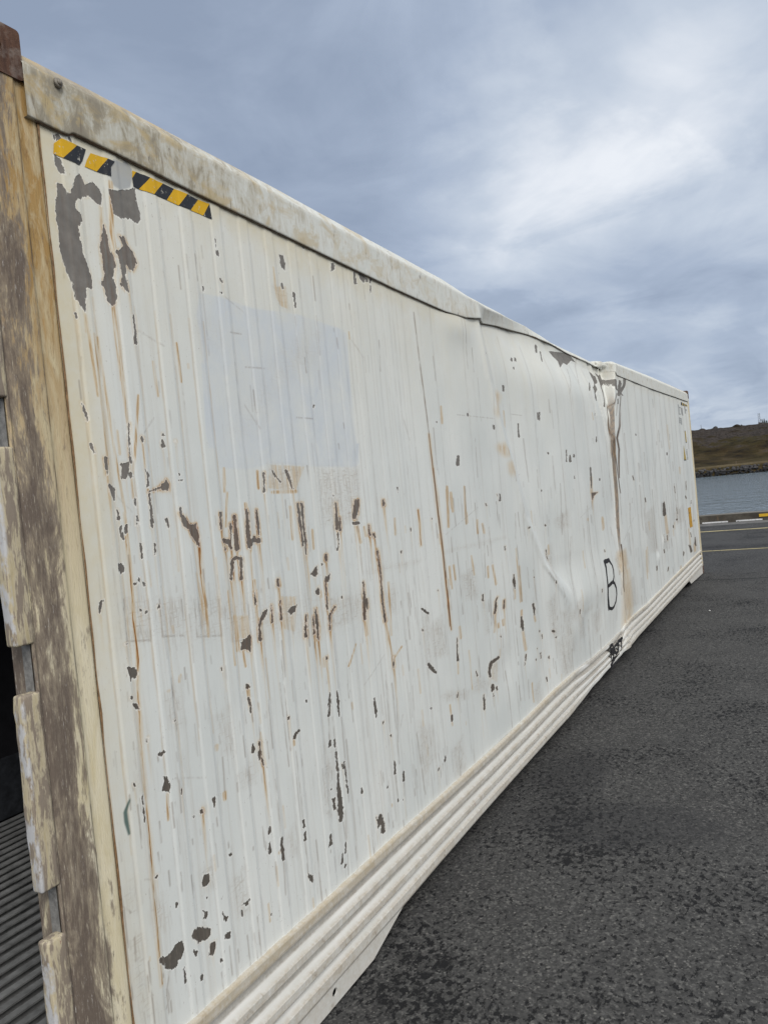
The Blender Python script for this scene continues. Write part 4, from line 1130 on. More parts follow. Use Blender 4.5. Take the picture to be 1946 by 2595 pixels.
('t',4.92,0,[6.262,1.059,0.0049,6.266,0.973,0.0038,6.257,0.89,0.0027,6.234,0.808,0.0032,6.189,0.673,0.0037,6.196,0.627,0.0021]),
('o',5,0,[6.353,0.792,0.0119,6.319,0.654,0.016,6.312,0.512,0.0201,6.291,0.402,0.02,6.208,0.344,0.0104]),
('o',4.92,0,[6.266,0.973,0.0135,6.285,0.829,0.0134]),
('c',4.7,0,[7.158,2.716,0.019,7.044,2.586,0.0113,6.765,2.473,0.0056]),
('c',4.58,0,[6.866,2.621,0.0129,6.807,2.558,0.0074]),
('c',4.27,0,[6.301,2.604,0.012,6.192,2.531,0.0068,6.031,2.395,0.0076]),
('c',4.4,0,[6.556,2.664,0.0088,6.607,2.611,0.0071,6.466,2.534,0.0035]),
('c',4.25,0,[6.198,2.687,0.005,6.2,2.614,0.0051,6.225,2.57,0.0068]),
('c',4.45,0,[6.482,2.479,0.0035,6.379,2.354,0.0026]),
('c',4.78,0,[6.713,2.436,0.0048,6.684,2.388,0.0047]),
('c',4.79,0,[6.776,2.58,0.0039,6.742,2.503,0.0038]),
('c',4.15,0,[5.987,2.55,0.0033,5.859,2.469,0.0033]),
('c',4.26,0,[5.901,2.271,0.0025,5.883,2.248,0.0025]),
('c',4.4,0,[6.469,2.684,0.0052,6.542,2.653,0.0079,6.548,2.597,0.0053]),
('c',4.26,0,[6.295,2.632,0.0077,6.173,2.511,0.0102,6.038,2.412,0.0118]),
('c',4.7,0,[7.089,2.66,0.0076,7.057,2.597,0.0085,6.761,2.51,0.0066]),
('c',4.24,0,[6.203,2.679,0.0067,6.281,2.621,0.0077]),
('c',4.69,0,[6.659,2.617,0.0115,6.668,2.535,0.0086,6.94,2.49,0.0065]),
('c',4.58,0,[6.911,2.605,0.0074,6.721,2.476,0.0073]),
('k',7.13,0,[11.008,2.582,0.0019,10.966,2.48,0.0045]),
('k',7.22,0,[11.031,2.584,0.0032,11.191,2.586,0.0026]),
('k',7.22,0,[11.012,2.482,0.0019,11.128,2.488,0.0026]),
('k',7.3,0,[11.234,2.581,0.002,11.27,2.494,0.0026]),
('k',7.32,0,[11.33,2.586,0.002,11.318,2.496,0.002]),
('k',7.34,0,[11.342,2.497,0.002,11.334,2.478,0.002]),
('k',7.17,0,[10.98,2.431,0.0019,10.954,2.355,0.0019]),
('k',7.25,0,[10.972,2.418,0.0019,11.131,2.421,0.0019]),
('k',7.26,0,[10.965,2.387,0.0019,11.127,2.386,0.0019]),
('k',7.27,0,[10.954,2.355,0.0019,11.125,2.355,0.0019]),
('k',7.27,0,[11.124,2.424,0.0019,11.122,2.336,0.0019]),
('k',7.1,0,[10.964,2.617,0.0019,10.967,2.586,0.0026]),
('k',7.5,0,[11.667,2.591,0.0027,11.648,2.524,0.0027]),
('k',7.55,0,[11.791,2.59,0.0034,11.777,2.57,0.0027]),
('k',7.47,0,[11.652,2.642,0.002,11.642,2.589,0.0027]),
('k',7.58,0,[11.437,1.964,0.0052,11.441,1.963,0.0052]),
('k',7.62,0,[11.451,1.875,0.0052,11.456,1.874,0.0052]),
('k',7.6,0,[11.41,1.945,0.0013,11.42,1.886,0.0013]),
('k',7.64,0,[11.464,1.857,0.0013,11.455,1.815,0.0013]),
('c',6.88,0.3,[9.85,1.471,0.0039,9.885,1.417,0.0033]),
('c',7.55,0.3,[11.046,1.501,0.0029,11.014,1.37,0.0036]),
('c',6.89,0.3,[9.863,1.418,0.002,9.884,1.376,0.0026]),
('c',7.01,0.3,[9.903,1.181,0.0019,9.922,1.099,0.0032]),
('c',6.35,0.3,[8.917,1.315,0.0036,8.908,1.23,0.0107,8.842,1.148,0.0059]),
('c',7.88,0.3,[10.789,0.585,0.0027,10.892,0.53,0.0095,10.966,0.471,0.0136]),
('c',7.91,0.3,[10.942,0.562,0.0027,11.019,0.465,0.0109]),
('c',7.36,0.3,[10.164,0.56,0.0026,10.18,0.531,0.009,10.14,0.501,0.0019]),
('c',6.51,0.3,[8.933,0.895,0.0047,8.941,0.839,0.0035]),
('c',6.38,0.3,[8.699,0.929,0.0023,8.72,0.83,0.0029]),
('c',7.9,0.3,[11.093,0.738,0.0021,11.132,0.668,0.0028]),
('c',8.23,0.3,[11.522,0.624,0.0064,11.489,0.535,0.0114,11.551,0.49,0.0057]),
('c',8.07,0.3,[11.557,0.888,0.0051,11.547,0.866,0.0044]),
('c',7.87,0.3,[11.438,1.193,0.0029,11.408,1.149,0.0022]),
('l',8.15,0,[11.698,1.481,0.0038,11.633,1.214,0.0052,11.514,0.915,0.0044,11.419,0.694,0.0043,11.512,0.609,0.0057]),
('r',8.15,0,[11.461,0.538,0.0106,11.385,0.432,0.0084]),
('R',6.51,0,[8.937,0.901,0.0035,8.937,0.833,0.0029])
]

container = empty('shipping_container', (6.096, 1.219, 0))
tag(container, 'long white refrigerated shipping container, rust-stained and buckled, standing on the asphalt', 'shipping container')


def pxm(x): return (.878*(x+1.088)+.737)/776.          # metres per finished pixel, by distance along the side


def build_panel():
    t0, t1 = 1/(.212+1.93), 1/(12.03+1.93)
    s = 1/np.linspace(t0, t1, 1050)-1.93
    s = np.unique(np.concatenate([s, np.arange(6.20, 6.50, .006), np.arange(3.05, 3.5, .02)]))
    keep = np.concatenate([[True], np.diff(s) > .0012]); s = s[keep]
    nc, nr = len(s), 720
    v = np.linspace(0, 1, nr)[:, None]
    xtop = np.interp(2.65, XT_Z, XT_X)
    z0 = .37+v*(2.31)
    w = sm(5.2, 6.25, s)*(1-sm(6.5, 7.5, s))
    X = s[None, :]+(np.interp(z0, XT_Z, XT_X)-6.35)*w[None, :]
    zb = np.interp(X, XB, ZB)-.004; zt = np.interp(X, XS, ZS)+.004
    Z = zb+(zt-zb)*v
    Y = panel_y(X, Z)
    P = np.stack([X, Y, Z], -1)
    hx = np.gradient(s); hz = 2.32/nr
    chip = np.zeros((nr, nc)); rust = np.zeros((nr, nc)); line = np.zeros((nr, nc)); scuff = np.zeros((nr, nc))
    blue = np.zeros((nr, nc)); torn = np.zeros((nr, nc)); cream = np.zeros((nr, nc)); dk = np.zeros((nr, nc))

    def win(xs, zs, pad_x, pad_z):
        j0 = max(np.searchsorted(s, min(xs)-pad_x-.40*(5 < max(xs) and min(xs) < 7.6))-1, 0); j1 = min(np.searchsorted(s, max(xs)+pad_x+.40*(5 < max(xs) and min(xs) < 7.6))+2, nc)
        i0 = max(int((min(zs)-pad_z-.42)/2.37*nr)-12, 0); i1 = min(int((max(zs)+pad_z-.28)/2.24*nr)+30, nr)
        return slice(i0, i1), slice(j0, j1)

    def dseg(wx, wz, a, n):
        best = None
        for k in range(0, max(len(n)-3, 1), 3):
            ax, az, ar = n[k]/a, n[k+1], n[k+2]
            if len(n) > 3: bx, bz, br = n[k+3]/a, n[k+4], n[k+5]
            else: bx, bz, br = ax, az, ar
            dx, dz = bx-ax, bz-az; L = dx*dx+dz*dz+1e-12
            t = np.clip(((wx/a-ax)*dx+(wz-az)*dz)/L, 0, 1)
            dd = ar+(br-ar)*t-np.hypot(wx/a-ax-dx*t, wz-az-dz*t)
            best = dd if best is None else np.maximum(best, dd)
        return best

    def dpoly(wx, wz, a, n):
        px = np.array(n[::2])/a; pz = np.array(n[1::2]); x = wx/a
        ins = np.zeros(x.shape, bool); d = np.full(x.shape, 1e9)
        for k in range(len(px)):
            ax, az, bx, bz = px[k-1], pz[k-1], px[k], pz[k]
            dx, dz = bx-ax, bz-az; L = dx*dx+dz*dz+1e-12
            t = np.clip(((x-ax)*dx+(wz-az)*dz)/L, 0, 1)
            d = np.minimum(d, np.hypot(x-ax-dx*t, wz-az-dz*t))
            c = ((az > wz) != (bz > wz)) & (x < (bx-ax)*(wz-az)/(bz-az+1e-12)+ax)
            ins ^= c
        return np.where(ins, d, -d)

    AMP = [1.0]; LA = [.55]
    def put(kind, a, rs, n, poly):
        xs, zs = (n[::2], n[1::2]) if poly else (n[::3], n[1::3])
        rm = .0 if poly else max(n[2::3])
        W = win(xs, zs, (rm*1.6+.05)*max(a, 1), rm*1.6+.22)
        wx, wz = X[W], Z[W]
        if wx.size == 0: return
        a = max(a, .3)
        jm = np.searchsorted(s, xs[0]); h = max(hz, hx[min(jm, nc-1)]/a)
        if not poly: n = [max(q, h*.55) if i % 3 == 2 else q for i, q in enumerate(n)]
        sdv = (dpoly if poly else dseg)(wx, wz, a, n)
        cov = np.clip(.5+sdv/(1.2*h), 0, 1)
        k = kind.lower()
        if kind == 'R' and not poly: rust[W] = np.maximum(rust[W], cov); soft = np.exp(-np.clip(-sdv, 0, 1)**2/(.006+.6*h)**2)*.28; rust[W] = np.maximum(rust[W], soft)
        elif kind == 'L' and not poly: line[W] = np.maximum(line[W], cov)
        elif k == 'c':
            if not poly or len(n) > 0:
                j = .006*min(1., pxm(xs[0])/.0025)
                chip[W] = np.maximum(chip[W], np.clip(.5+sdv/.04, 0, 1))
            if rs:
                rs2 = min(rs, 1.)
                rust[W] = np.maximum(rust[W], rs2*.72*np.exp(-np.clip(-sdv, 0, 1)**2/(.005)**2)+rs2*.14*np.exp(-np.clip(-sdv, 0, 1)**2/(.025)**2))
                # run below
                zc = min(zs); xc = xs[int(np.argmin(zs))]
                run = np.exp(-((wx-xc)/a/.0045)**2)*np.where(wz < zc+.01, np.exp(-np.abs(zc-wz)/.11), 0)
                rust[W] = np.maximum(rust[W], rs2*.85*run)
        elif k == 'r': rust[W] = np.maximum(rust[W], np.exp(-np.clip(-sdv, 0, 1)**2/(.35*max(n[2::3])+.5*h)**2)*.50*AMP[0])
        elif k == 'l': line[W] = np.maximum(line[W], cov*LA[0])
        elif k == 'b':
            scuff[W] = np.maximum(scuff[W], np.clip(.5+sdv/.03, 0, 1)*.55)
            if rs: rust[W] = np.maximum(rust[W], cov*.33*min(rs, 1))
        elif k == 's': scuff[W] = np.maximum(scuff[W], np.clip(.5+sdv/.03, 0, 1)*.55)
        elif k == 'u': blue[W] = np.maximum(blue[W], np.clip(.5+sdv/.008, 0, 1)*.9)
        elif k == 'v': blue[W] = np.maximum(blue[W], np.clip(.5+sdv/.006, 0, 1)*.95)
        elif k == 'g': scuff[W] = np.maximum(scuff[W], np.clip(.5+sdv/.10, 0, 1)*.30)
        elif k == 'm': dk[W] = np.maximum(dk[W], cov*.36); blue[W] = np.maximum(blue[W], cov*.8)
        elif k == 't': torn[W] = np.maximum(torn[W], cov)
        elif k == 'o': rust[W] = np.maximum(rust[W], .42*np.exp(-np.clip(-sdv, 0, 1)**2/(.03)**2))
        elif k in 'kn': dk[W] = np.maximum(dk[W], cov*.85)
        elif k == 'w': chip[W] = np.where(sdv > -h, np.minimum(chip[W], .3), chip[W]); line[W] *= np.where(sdv > 0, 0, 1)

    for kind, a, rs, n in MARKS:
        poly = kind in 'CMBUVGS'
        put(kind, a, rs, n, poly)
    # the many small knocks and hairlines between them
    r = np.random.default_rng(5)
    def rnd_x(): return 1/r.uniform(t1, t0)-1.93
    AMP[0] = .55
    for i in range(1000):
        x = rnd_x(); z = r.uniform(.40, 2.62) if r.random() < .35 else r.uniform(.40, 1.75); p = pxm(x); a = (.878*x+1.693)/1.54
        if 5.3 < x < 6.05 and .5 < z < 1.1: continue
        L = p*r.uniform(4, 26)*(1 if r.random() < .8 else 2.2); k = r.random()
        n = [x, z, p*r.uniform(.15, .4), x+r.uniform(-.3, .3)*p*a, z-L, p*.1]; LA[0] = r.choice([.08, .12, .2, .3, .6]); n[4] = z-L*r.choice([.4, 1., 1., 2.])
        if k < .88: put('l', a, 0, n, False)
        elif k < .95: n[2] = p*r.uniform(.3, .6); n[5] = p*.25; AMP[0] = r.uniform(.3, .9); put('r', a, 0, n, False)
        else: put('c', a, .3*(z < 1.7), [x, z, p*r.uniform(.35, .8), x+r.uniform(-.8, .8)*p*a, z-p*r.uniform(.5, 5), p*r.uniform(.3, .7)], False)
    AMP[0] = 1.; LA[0] = .35
    for i in range(24):                                  # slanting scratches
        x = rnd_x(); z = r.uniform(.45, 2.5); p = pxm(x); a = (.878*x+1.693)/1.54; an = r.uniform(-1.2, 1.2); L = p*r.uniform(8, 40)
        put('l', a, 0, [x, z, p*.28, x+L*a*math.sin(an), z-L*math.cos(an), p*.15], False)
    for i in range(26):                                  # faint grazes
        x = rnd_x(); z = r.uniform(.45, 1.5); p = pxm(x); a = (.878*x+1.693)/1.54; w2 = p*r.uniform(6, 16); h2 = p*r.uniform(10, 45)
        put('S', a, 0, [x, z, x+w2*a, z+p*6, x+w2*a*1.1, z-h2, x+w2*a*.2, z-h2*.9], True)
    for gx in [1.60, 2.005, 2.41, 2.79, 3.18, 3.66, 4.12, 4.62, 5.03, 5.45, 5.9, 6.79, 7.18, 7.61, 8.0, 8.44, 8.86, 9.27, 9.65, 10.07, 10.48, 10.9, 11.3, 11.7]:
        a = (.878*gx+1.693)/1.54; p = pxm(gx)
        LA[0] = .26 if gx < 6.5 else .27
        put('l', a, 0, [gx, 2.66, p*.42, gx, .42, p*.3], False)
    for k in range(14):                                  # dirt held at the rib edges near the door end
        gx = .295+.137*k
        for e in (-.031, .031):
            LA[0] = .22
            put('l', 1.2, 0, [gx+e, 2.6, .0008, gx+e+.002, .45, .0008], False)
            AMP[0] = .4
            if k < 4: put('r', 1.2, 0, [gx+e, 2.3, .0022, gx+e, .9+.1*k, .0012], False)
    # cream bleed: door end, under the top rail, above the sill
    dn = vnoise(X*9, Z*1.4, 21)+.5
    cream = np.maximum(cream, (1-sm(.21, .36+.10*dn, X))*(.35+.65*sm(.9, 2.1, Z)))
    topd = (np.interp(X, XS, ZS)-Z)
    cream = np.maximum(cream, (1-sm(.0, .10+.16*(vnoise(X*16, Z*.7, 22)+.5), topd))*(.85-.45*sm(1., 4., X)))
    cream = np.maximum(cream, .30*sm(1.75, 2.7, Z)*(.5+dn)*(1-.5*sm(3., 6., X)))
    rust2 = (1-sm(.212, .224, X))*(.45+.4*dn); rust[:] = np.maximum(rust, rust2*.7)
    line[:] = np.maximum(line, (1-sm(.004, .010, topd))*.8)
    # inside of the tear
    xt = np.interp(Z, XT_Z, XT_X)
    tz = sm(.75, 1.2, Z)*(1-.75*sm(2.3, 2.55, Z))
    torn[:] = np.maximum(torn, tz*(1-sm(.008, .016, np.abs(X-xt+.016)))*.9)
    A = np.stack([chip, rust, line, scuff], -1); B = np.stack([blue, torn, cream, dk], -1)
    o = grid('side_panel', P, MAT['panel'], container, dict(wear_a=A, wear_b=B), flip=False)
    return o


panel = build_panel()

# ---- top rail
def build_rail():
    XT = np.array([.178, .4, .78, 1.2, 1.7, 2.2, 2.63, 3.0, 3.71, 4.33, 5.1, 5.79, 6.46, 6.69, 8.58, 11.62, 12.2])
    ZT = np.array([2.860, 2.860, 2.852, 2.846, 2.830, 2.819, 2.806, 2.787, 2.828, 2.847, 2.832, 2.828, 2.815, 2.803, 2.839, 2.876, 2.88])
    YT = np.array([0, 0, 0, 0, 0, 0, 0, .012, .09, .14, .20, .20, .20, 0, 0, 0, 0])
    x = np.unique(np.concatenate([np.linspace(.178, 3, 240), np.linspace(3, 7, 260), np.linspace(7, 12.05, 130), np.arange(6.42, 6.74, .008)]))
    zs = np.interp(x, XS, ZS); zt = np.interp(x, XT, ZT); yt = np.interp(x, XT, YT)
    ker = np.array([1, 2, 3, 2, 1.]); ker /= ker.sum()
    ys = ydent(x, zs)
    wob = .006*vnoise(x*1.7, x*0, 31)*sm(.8, 2, x)+.014*(.25-np.abs(vnoise(x*2.7, x*0, 32)))*sm(3.0, 3.6, x)*(1-sm(6.7, 6.9, x))
    jog = .020*(1-sm(.292, .312, x))                     # deeper end gusset behind the corner fitting
    zs = zs-jog*.55
    cr = sm(6.38, 6.5, x)*(1-sm(6.62, 6.72, x))
    rows = []
    prof = [(0, .006, -.0045), (0, .001, -.0045), (0, -.0065, -.004), (.004, -.0075, -.001), (.03, -.0078, .0), (.12, -.0078, 0), (.3, -.0078, .0), (.5, -.0078, 0), (.68, -.0078, 0), (.755, -.0078, 0), (.775, -.006, 0), (1., .022, 0.), (1.0, .05, .003), (1.0, .40, .006), (1., 1.2, .0)]
    for f, dy, dz in prof:
        y = ys+(yt-ys)*f**1.2+dy+wob*(1 if dy < .3 else 0)
        z = zs+(zt-zs)*f+dz
        z = z+cr*.020*vnoise(x*30, x*0+f*5, 33)
        y = y+cr*.045*vnoise(x*24+f*2, x*0+f*4, 34)
        rows.append(np.stack([x, y, z], -1))
    P = np.stack(rows, 0)
    return grid('top_rail', P, MAT['rail'], container)


rail = build_rail()
# dark joint under the rail
xj = np.concatenate([np.linspace(.2, 5.62, 300)]); zj = np.interp(xj, XS, ZS)-.011*(1-sm(.292, .312, xj)); yj = ydent(xj, zj)
def joint(name, xj, dz):
    zj = np.interp(xj, XS, ZS)-.011*(1-sm(.292, .312, xj)); yj = ydent(xj, zj)
    P = np.stack([np.stack([xj, yj-.0030, zj-.0115+dz], -1), np.stack([xj, yj-.0045, zj-.004+dz], -1)], 0)
    return grid(name, P, MAT['groove'], container, smooth=True)
joint('rail_joint', np.linspace(.2, 5.9, 400), .004)
joint('rail_joint', np.linspace(6.73, 12.03, 160), .004)
# grimy bolt head on the rail end
bm = bmesh.new()
bmesh.ops.create_cone(bm, cap_ends=True, segments=24, radius1=.0125, radius2=.010, depth=.006, matrix=Matrix.Translation((.273, -.0145, 2.812)) @ Matrix.Rotation(math.radians(90), 4, 'X'))
bmesh.ops.create_cone(bm, cap_ends=True, segments=24, radius1=.0075, radius2=.005, depth=.006, matrix=Matrix.Translation((.273, -.0195, 2.812)) @ Matrix.Rotation(math.radians(90), 4, 'X'))
bm_obj('bolt', bm, MAT['bolt'], rail, True)

# ---- bottom side rail, ridged
def build_sill():
    x = np.unique(np.concatenate([1/np.linspace(1/(.178+1.93), 1/(12.05+1.93), 420)-1.93, np.arange(5.7, 6.5, .02)]))
    pb = np.interp(x, XB, ZB); rb = np.interp(x, XR, ZR); yi = bottom_in(x)
    def rr(w): return (w-.089)/.284
    prof = [(.378, .006), (.378, -.004), (.3755, -.011), (.370, -.0135), (.348, -.014), (.3405, -.0125), (.3385, .004), (.3375, .013), (.298, .0135), (.295, .011), (.2815, -.0115), (.2795, -.013), (.258, -.0135), (.2555, -.012), (.2545, .004), (.2535, .013),
            (.218, .0135), (.215, .011), (.2015, -.0115), (.1995, -.013), (.178, -.0135), (.1755, -.012), (.1745, .004), (.1735, .013), (.151, .0135), (.148, .011), (.1355, -.0115), (.1335, -.013), (.104, -.0135), (.098, -.012), (.091, -.008), (.089, .0), (.089, .06)]
    wav = .006*vnoise(x*1.3, x*0, 41)*sm(3.4, 4.2, x)
    kink = .012*np.exp(-((x-5.98)/.07)**2)-.008*np.exp(-((x-6.16)/.05)**2)
    rows = []
    for i, (z, y) in enumerate(prof):
        q = rr(z)
        zz = rb+(pb-rb)*q
        extra = .006*vnoise(x*4.2, x*0+q*6, 42)*sm(3.8, 4.4, x)*(1-sm(6.3, 6.8, x))
        rows.append(np.stack([x, y+yi*(.55+.45*q)+wav+kink+extra, zz+.5*extra], -1))
    return grid('bottom_rail', np.stack(rows, 0), MAT['sill'], container, flip=True, smooth=False)


sill = build_sill()


def plate(name, outer, holes, y0, y1, m, parent):
    bm = bmesh.new(); es = []
    for loop in [outer]+holes:
        vs = [bm.verts.new((x, y0, z)) for x, z in loop]
        es += [bm.edges.new((vs[i-1], vs[i])) for i in range(len(vs))]
    bmesh.ops.triangle_fill(bm, use_beauty=True, edges=es)
    r = bmesh.ops.extrude_face_region(bm, geom=bm.faces[:])
    for v in [e for e in r['geom'] if isinstance(e, bmesh.types.BMVert)]: v.co.y = y1
    return bm_obj(name, bm, m, parent)


hole = [(1.054+.016*math.cos(a*math.pi/10), .060+.014*math.sin(a*math.pi/10)) for a in range(20)]
pl = plate('foot_plate', [(.179, .096), (.179, .017), (.951, .017), (1.318, .020), (1.475, .062), (1.60, .0955)], [hole], -.004, .003, MAT['sill'], container)
plate('foot_plate', [(10.40, .124), (10.618, .050), (12.012, .008), (12.012, .122)], [], -.004, .012, MAT['sill'], container)

# ---- near corner post
def extr(name, prof, z0, z1, m, parent, nz=60):
    z = np.linspace(z0, z1, nz)
    P = np.stack([np.stack([np.full(nz, x), np.full(nz, y), z], -1) for x, y in prof], 0)
    return grid(name, P, m, parent, flip=False)


arc = [(.047+.007*(1-math.sin(a)), .007*(1-math.cos(a))) for a in np.linspace(0, math.pi/2, 5)]
post = extr('corner_post', [(.047, .075), (.047, .05), (.047, .028)]+[(x, y) for x, y in arc]+[(.06, 0), (.085, -.0005), (.11, .0004), (.135, 0), (.150, .0003), (.156, .0015), (.160, .0055), (.163, .007), (.175, .0065), (.190, .0045), (.205, .0042), (.209, .0048), (.2122, .0056)],
            .115, 2.782, MAT['post'], container, 120)
extr('post_return', [(.0472, .0485), (.0468, .03), (.0468, .010)], .12, 2.77, MAT['inner'], post, 30)
for z0, z1 in ((.16, .285), (.38, .82), (.93, 1.37), (1.478, 1.92), (2.03, 2.47), (2.58, 2.76)):
    bm = bmesh.new(); add_box(bm, .002, .052, -.0025, .031, z0, z1, .006, 3)
    bmesh.ops.subdivide_edges(bm, edges=[e for e in bm.edges if e.calc_length() > .2], cuts=14)
    for v in bm.verts:
        q = v.co.copy(); v.co.x += .003*mnoise.noise(q*9)+.002*mnoise.noise(q*31); v.co.y += .002*mnoise.noise(q*14+Vector((3, 1, 2)))
    bm_obj('hinge_lug', bm, MAT['lug'], post, True)
zz = np.linspace(.40, 2.70, 200)
P = np.stack([np.stack([.2105+.0012*vnoise(zz*6, zz*0, 51)*2, np.full(200, .0015), zz], -1), np.stack([.2150+.0022*vnoise(zz*11, zz*0, 52)*2, np.full(200, .001), zz], -1)], 0)
grid('seam_seal', P, MAT['seal'], container)


def casting(x0, x1, z0, z1, parent, sgn):
    """corner fitting: a hollow-looking block with an oval hole in its side and end"""
    y0, y1 = -.003, .160
    bm = bmesh.new(); n = 24
    def face_hole(o, u, v, w, h, depth):
        # outer rounded rectangle to oval ring, then a tunnel
        ou, ov = [], []
        for k in range(n):
            a = 2*math.pi*k/n+math.pi/4
            c, s_ = math.cos(a), math.sin(a); m_ = max(abs(c), abs(s_))
            ou.append((c/m_*w/2, s_/m_*h/2)); ov.append((c*.040*(1 if w > h else .62), s_*.040*(.62 if w > h else 1)))
        nn = u.cross(v)
        A = [bm.verts.new(o+u*a+v*b) for a, b in ou]; B = [bm.verts.new(o+u*a+v*b) for a, b in ov]; Cc = [bm.verts.new(o+u*a+v*b-nn*depth) for a, b in ov]
        for k in range(n):
            j = (k+1) % n
            bm.faces.new((A[k], A[j], B[j], B[k])); bm.faces.new((B[k], B[j], Cc[j], Cc[k]))
        bm.faces.new(Cc)
    cx, cz = (x0+x1)/2, (z0+z1)/2
    face_hole(Vector((cx, y0, cz)), Vector((1, 0, 0)), Vector((0, 0, 1)), x1-x0, z1-z0, -.05 if False else .05)
    xe = x0 if sgn < 0 else x1
    face_hole(Vector((xe, (y0+y1)/2, cz)), Vector((0, -1 if sgn < 0 else 1, 0)), Vector((0, 0, 1)), y1-y0, z1-z0, .05)
    xo = x1 if sgn < 0 else x0
    def quad(*p): bm.faces.new([bm.verts.new(q) for q in p])
    quad((x0, y0, z1), (x1, y0, z1), (x1, y1, z1), (x0, y1, z1)); quad((x0, y0, z0), (x0, y1, z0), (x1, y1, z0), (x1, y0, z0))
    quad((x0, y1, z0), (x0, y1, z1), (x1, y1, z1), (x1, y1, z0)); quad((xo, y0, z0), (xo, y1, z0), (xo, y1, z1), (xo, y0, z1))
    bmesh.ops.remove_doubles(bm, verts=bm.verts, dist=1e-5)
    es = [e for e in bm.edges if len(e.link_faces) == 2 and e.calc_face_angle(0) > 1.2 and e.calc_length() > .03]
    bmesh.ops.bevel(bm, geom=es, offset=.009, segments=3, profile=.5, affect='EDGES')
    return bm_obj('corner_fitting', bm, MAT['casting'], parent)


def mirror_copy(o):
    c = o.copy(); col.objects.link(c); c.data = o.data.copy()
    for v in c.data.vertices: v.co.y = 2.438-v.co.y
    c.data.flip_normals(); return c


for args in ((0., .182, 2.779, 2.897, container, -1), (0., .178, 0.0, .118, container, -1), (12.014, 12.192, 2.779, 2.897, container, 1), (12.014, 12.192, 0., .118, container, 1)):
    mirror_copy(casting(*args))

# ---- far corner post and its rubbed edge
fp = extr('corner_post', [(12.03, .004), (12.035, -.001), (12.06, -.003), (12.15, -.003), (12.178, .0), (12.182, .01), (12.182, .15)], .116, 2.782, MAT['post_far'], container, 40)
mirror_copy(fp); mirror_copy(post)

# ---- the rest of the box
W2 = 2.438
box('side_panel', .21, 12.03, W2-.012, W2-.004, .10, 2.86, MAT['roof'], container)
box('end_wall', 12.13, 12.17, .15, W2-.15, .10, 2.85, MAT['roof'], container)
xs_ = np.linspace(.178, 12.05, 60); zr_ = np.interp(xs_, [.178, 2.6, 3, 6.6, 12], [2.857, 2.80, 2.79, 2.795, 2.87])
P = np.stack([np.stack([xs_, np.full(60, 1.19), zr_+.004], -1), np.stack([xs_, np.full(60, 1.8), zr_+.004], -1), np.stack([xs_, np.full(60, W2-.006), zr_+.004], -1)], 0)
grid('roof', P, MAT['roof'], container)
box('underframe', .20, 12.0, .05, W2-.05, .100, .150, MAT['dark'], container)
bm = bmesh.new()
for k in range(16): add_box(bm, .9+k*.70, .95+k*.70, .09, W2-.09, .022, .104)
bm_obj('cross_member', bm, MAT['dark'], container)
box('door_header', .02, .16, .165, W2-.165, 2.62, 2.87, MAT['rail'], container, .008)
box('door_sill', .02, .16, .165, W2-.165, .02, .165, MAT['sill'], container, .008)
# lining of the hold, its near-black colour standing for the unlit interior
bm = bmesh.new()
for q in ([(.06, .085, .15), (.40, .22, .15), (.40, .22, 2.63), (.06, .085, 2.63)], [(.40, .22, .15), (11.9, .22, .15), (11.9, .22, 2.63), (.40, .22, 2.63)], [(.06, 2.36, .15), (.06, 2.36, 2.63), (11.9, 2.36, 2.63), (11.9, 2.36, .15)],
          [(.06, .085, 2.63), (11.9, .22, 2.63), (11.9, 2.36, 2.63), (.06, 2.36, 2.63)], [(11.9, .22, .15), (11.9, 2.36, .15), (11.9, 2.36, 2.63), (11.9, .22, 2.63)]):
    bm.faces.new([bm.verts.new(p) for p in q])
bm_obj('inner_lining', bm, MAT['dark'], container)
box('kick_plate', .10, 11.8, 2.348, 2.359, .20, .52, MAT['kick'], container)
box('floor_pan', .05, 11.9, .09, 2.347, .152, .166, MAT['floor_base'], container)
bm = bmesh.new(); k = 0
while .12+k*.0655 < 2.33:
    y = .12+k*.0655; add_box(bm, .05, 11.9, y, y+.030, .198, .205); add_box(bm, .052, 11.9, y+.012, y+.018, .1665, .1975); k += 1
bm_obj('floor_bars', bm, MAT['floor'], container)

# ---- tape, stickers, lettering
def skin(name, polys, mats, idx, parent, off=.0012, step=.02, yfun=None):
    bm = bmesh.new()
    for poly, mi in zip(polys, idx):
        f = bm.faces.new([bm.verts.new((x, 0, z)) for x, z in poly]); f.material_index = mi
    x0 = min(v.co.x for v in bm.verts); x1 = max(v.co.x for v in bm.verts)
    x = x0+step
    while x < x1:
        bmesh.ops.bisect_plane(bm, geom=bm.verts[:]+bm.edges[:]+bm.faces[:], plane_co=(x, 0, 0), plane_no=(1, 0, 0)); x += step
    z0 = min(v.co.z for v in bm.verts); z1 = max(v.co.z for v in bm.verts); z = z0+step*2
    while z < z1:
        bmesh.ops.bisect_plane(bm, geom=bm.verts[:]+bm.edges[:]+bm.faces[:], plane_co=(0, 0, z), plane_no=(0, 0, 1)); z += step*2
    for v in bm.verts: v.co.y = (yfun or (lambda x, z: float(panel_y(np.array([x]), np.array([z]))[0])))(v.co.x, v.co.z)-off
    me = bpy.data.meshes.new(name); bm.normal_update(); bm.to_mesh(me); bm.free()
    return link(name, me, mats, parent)


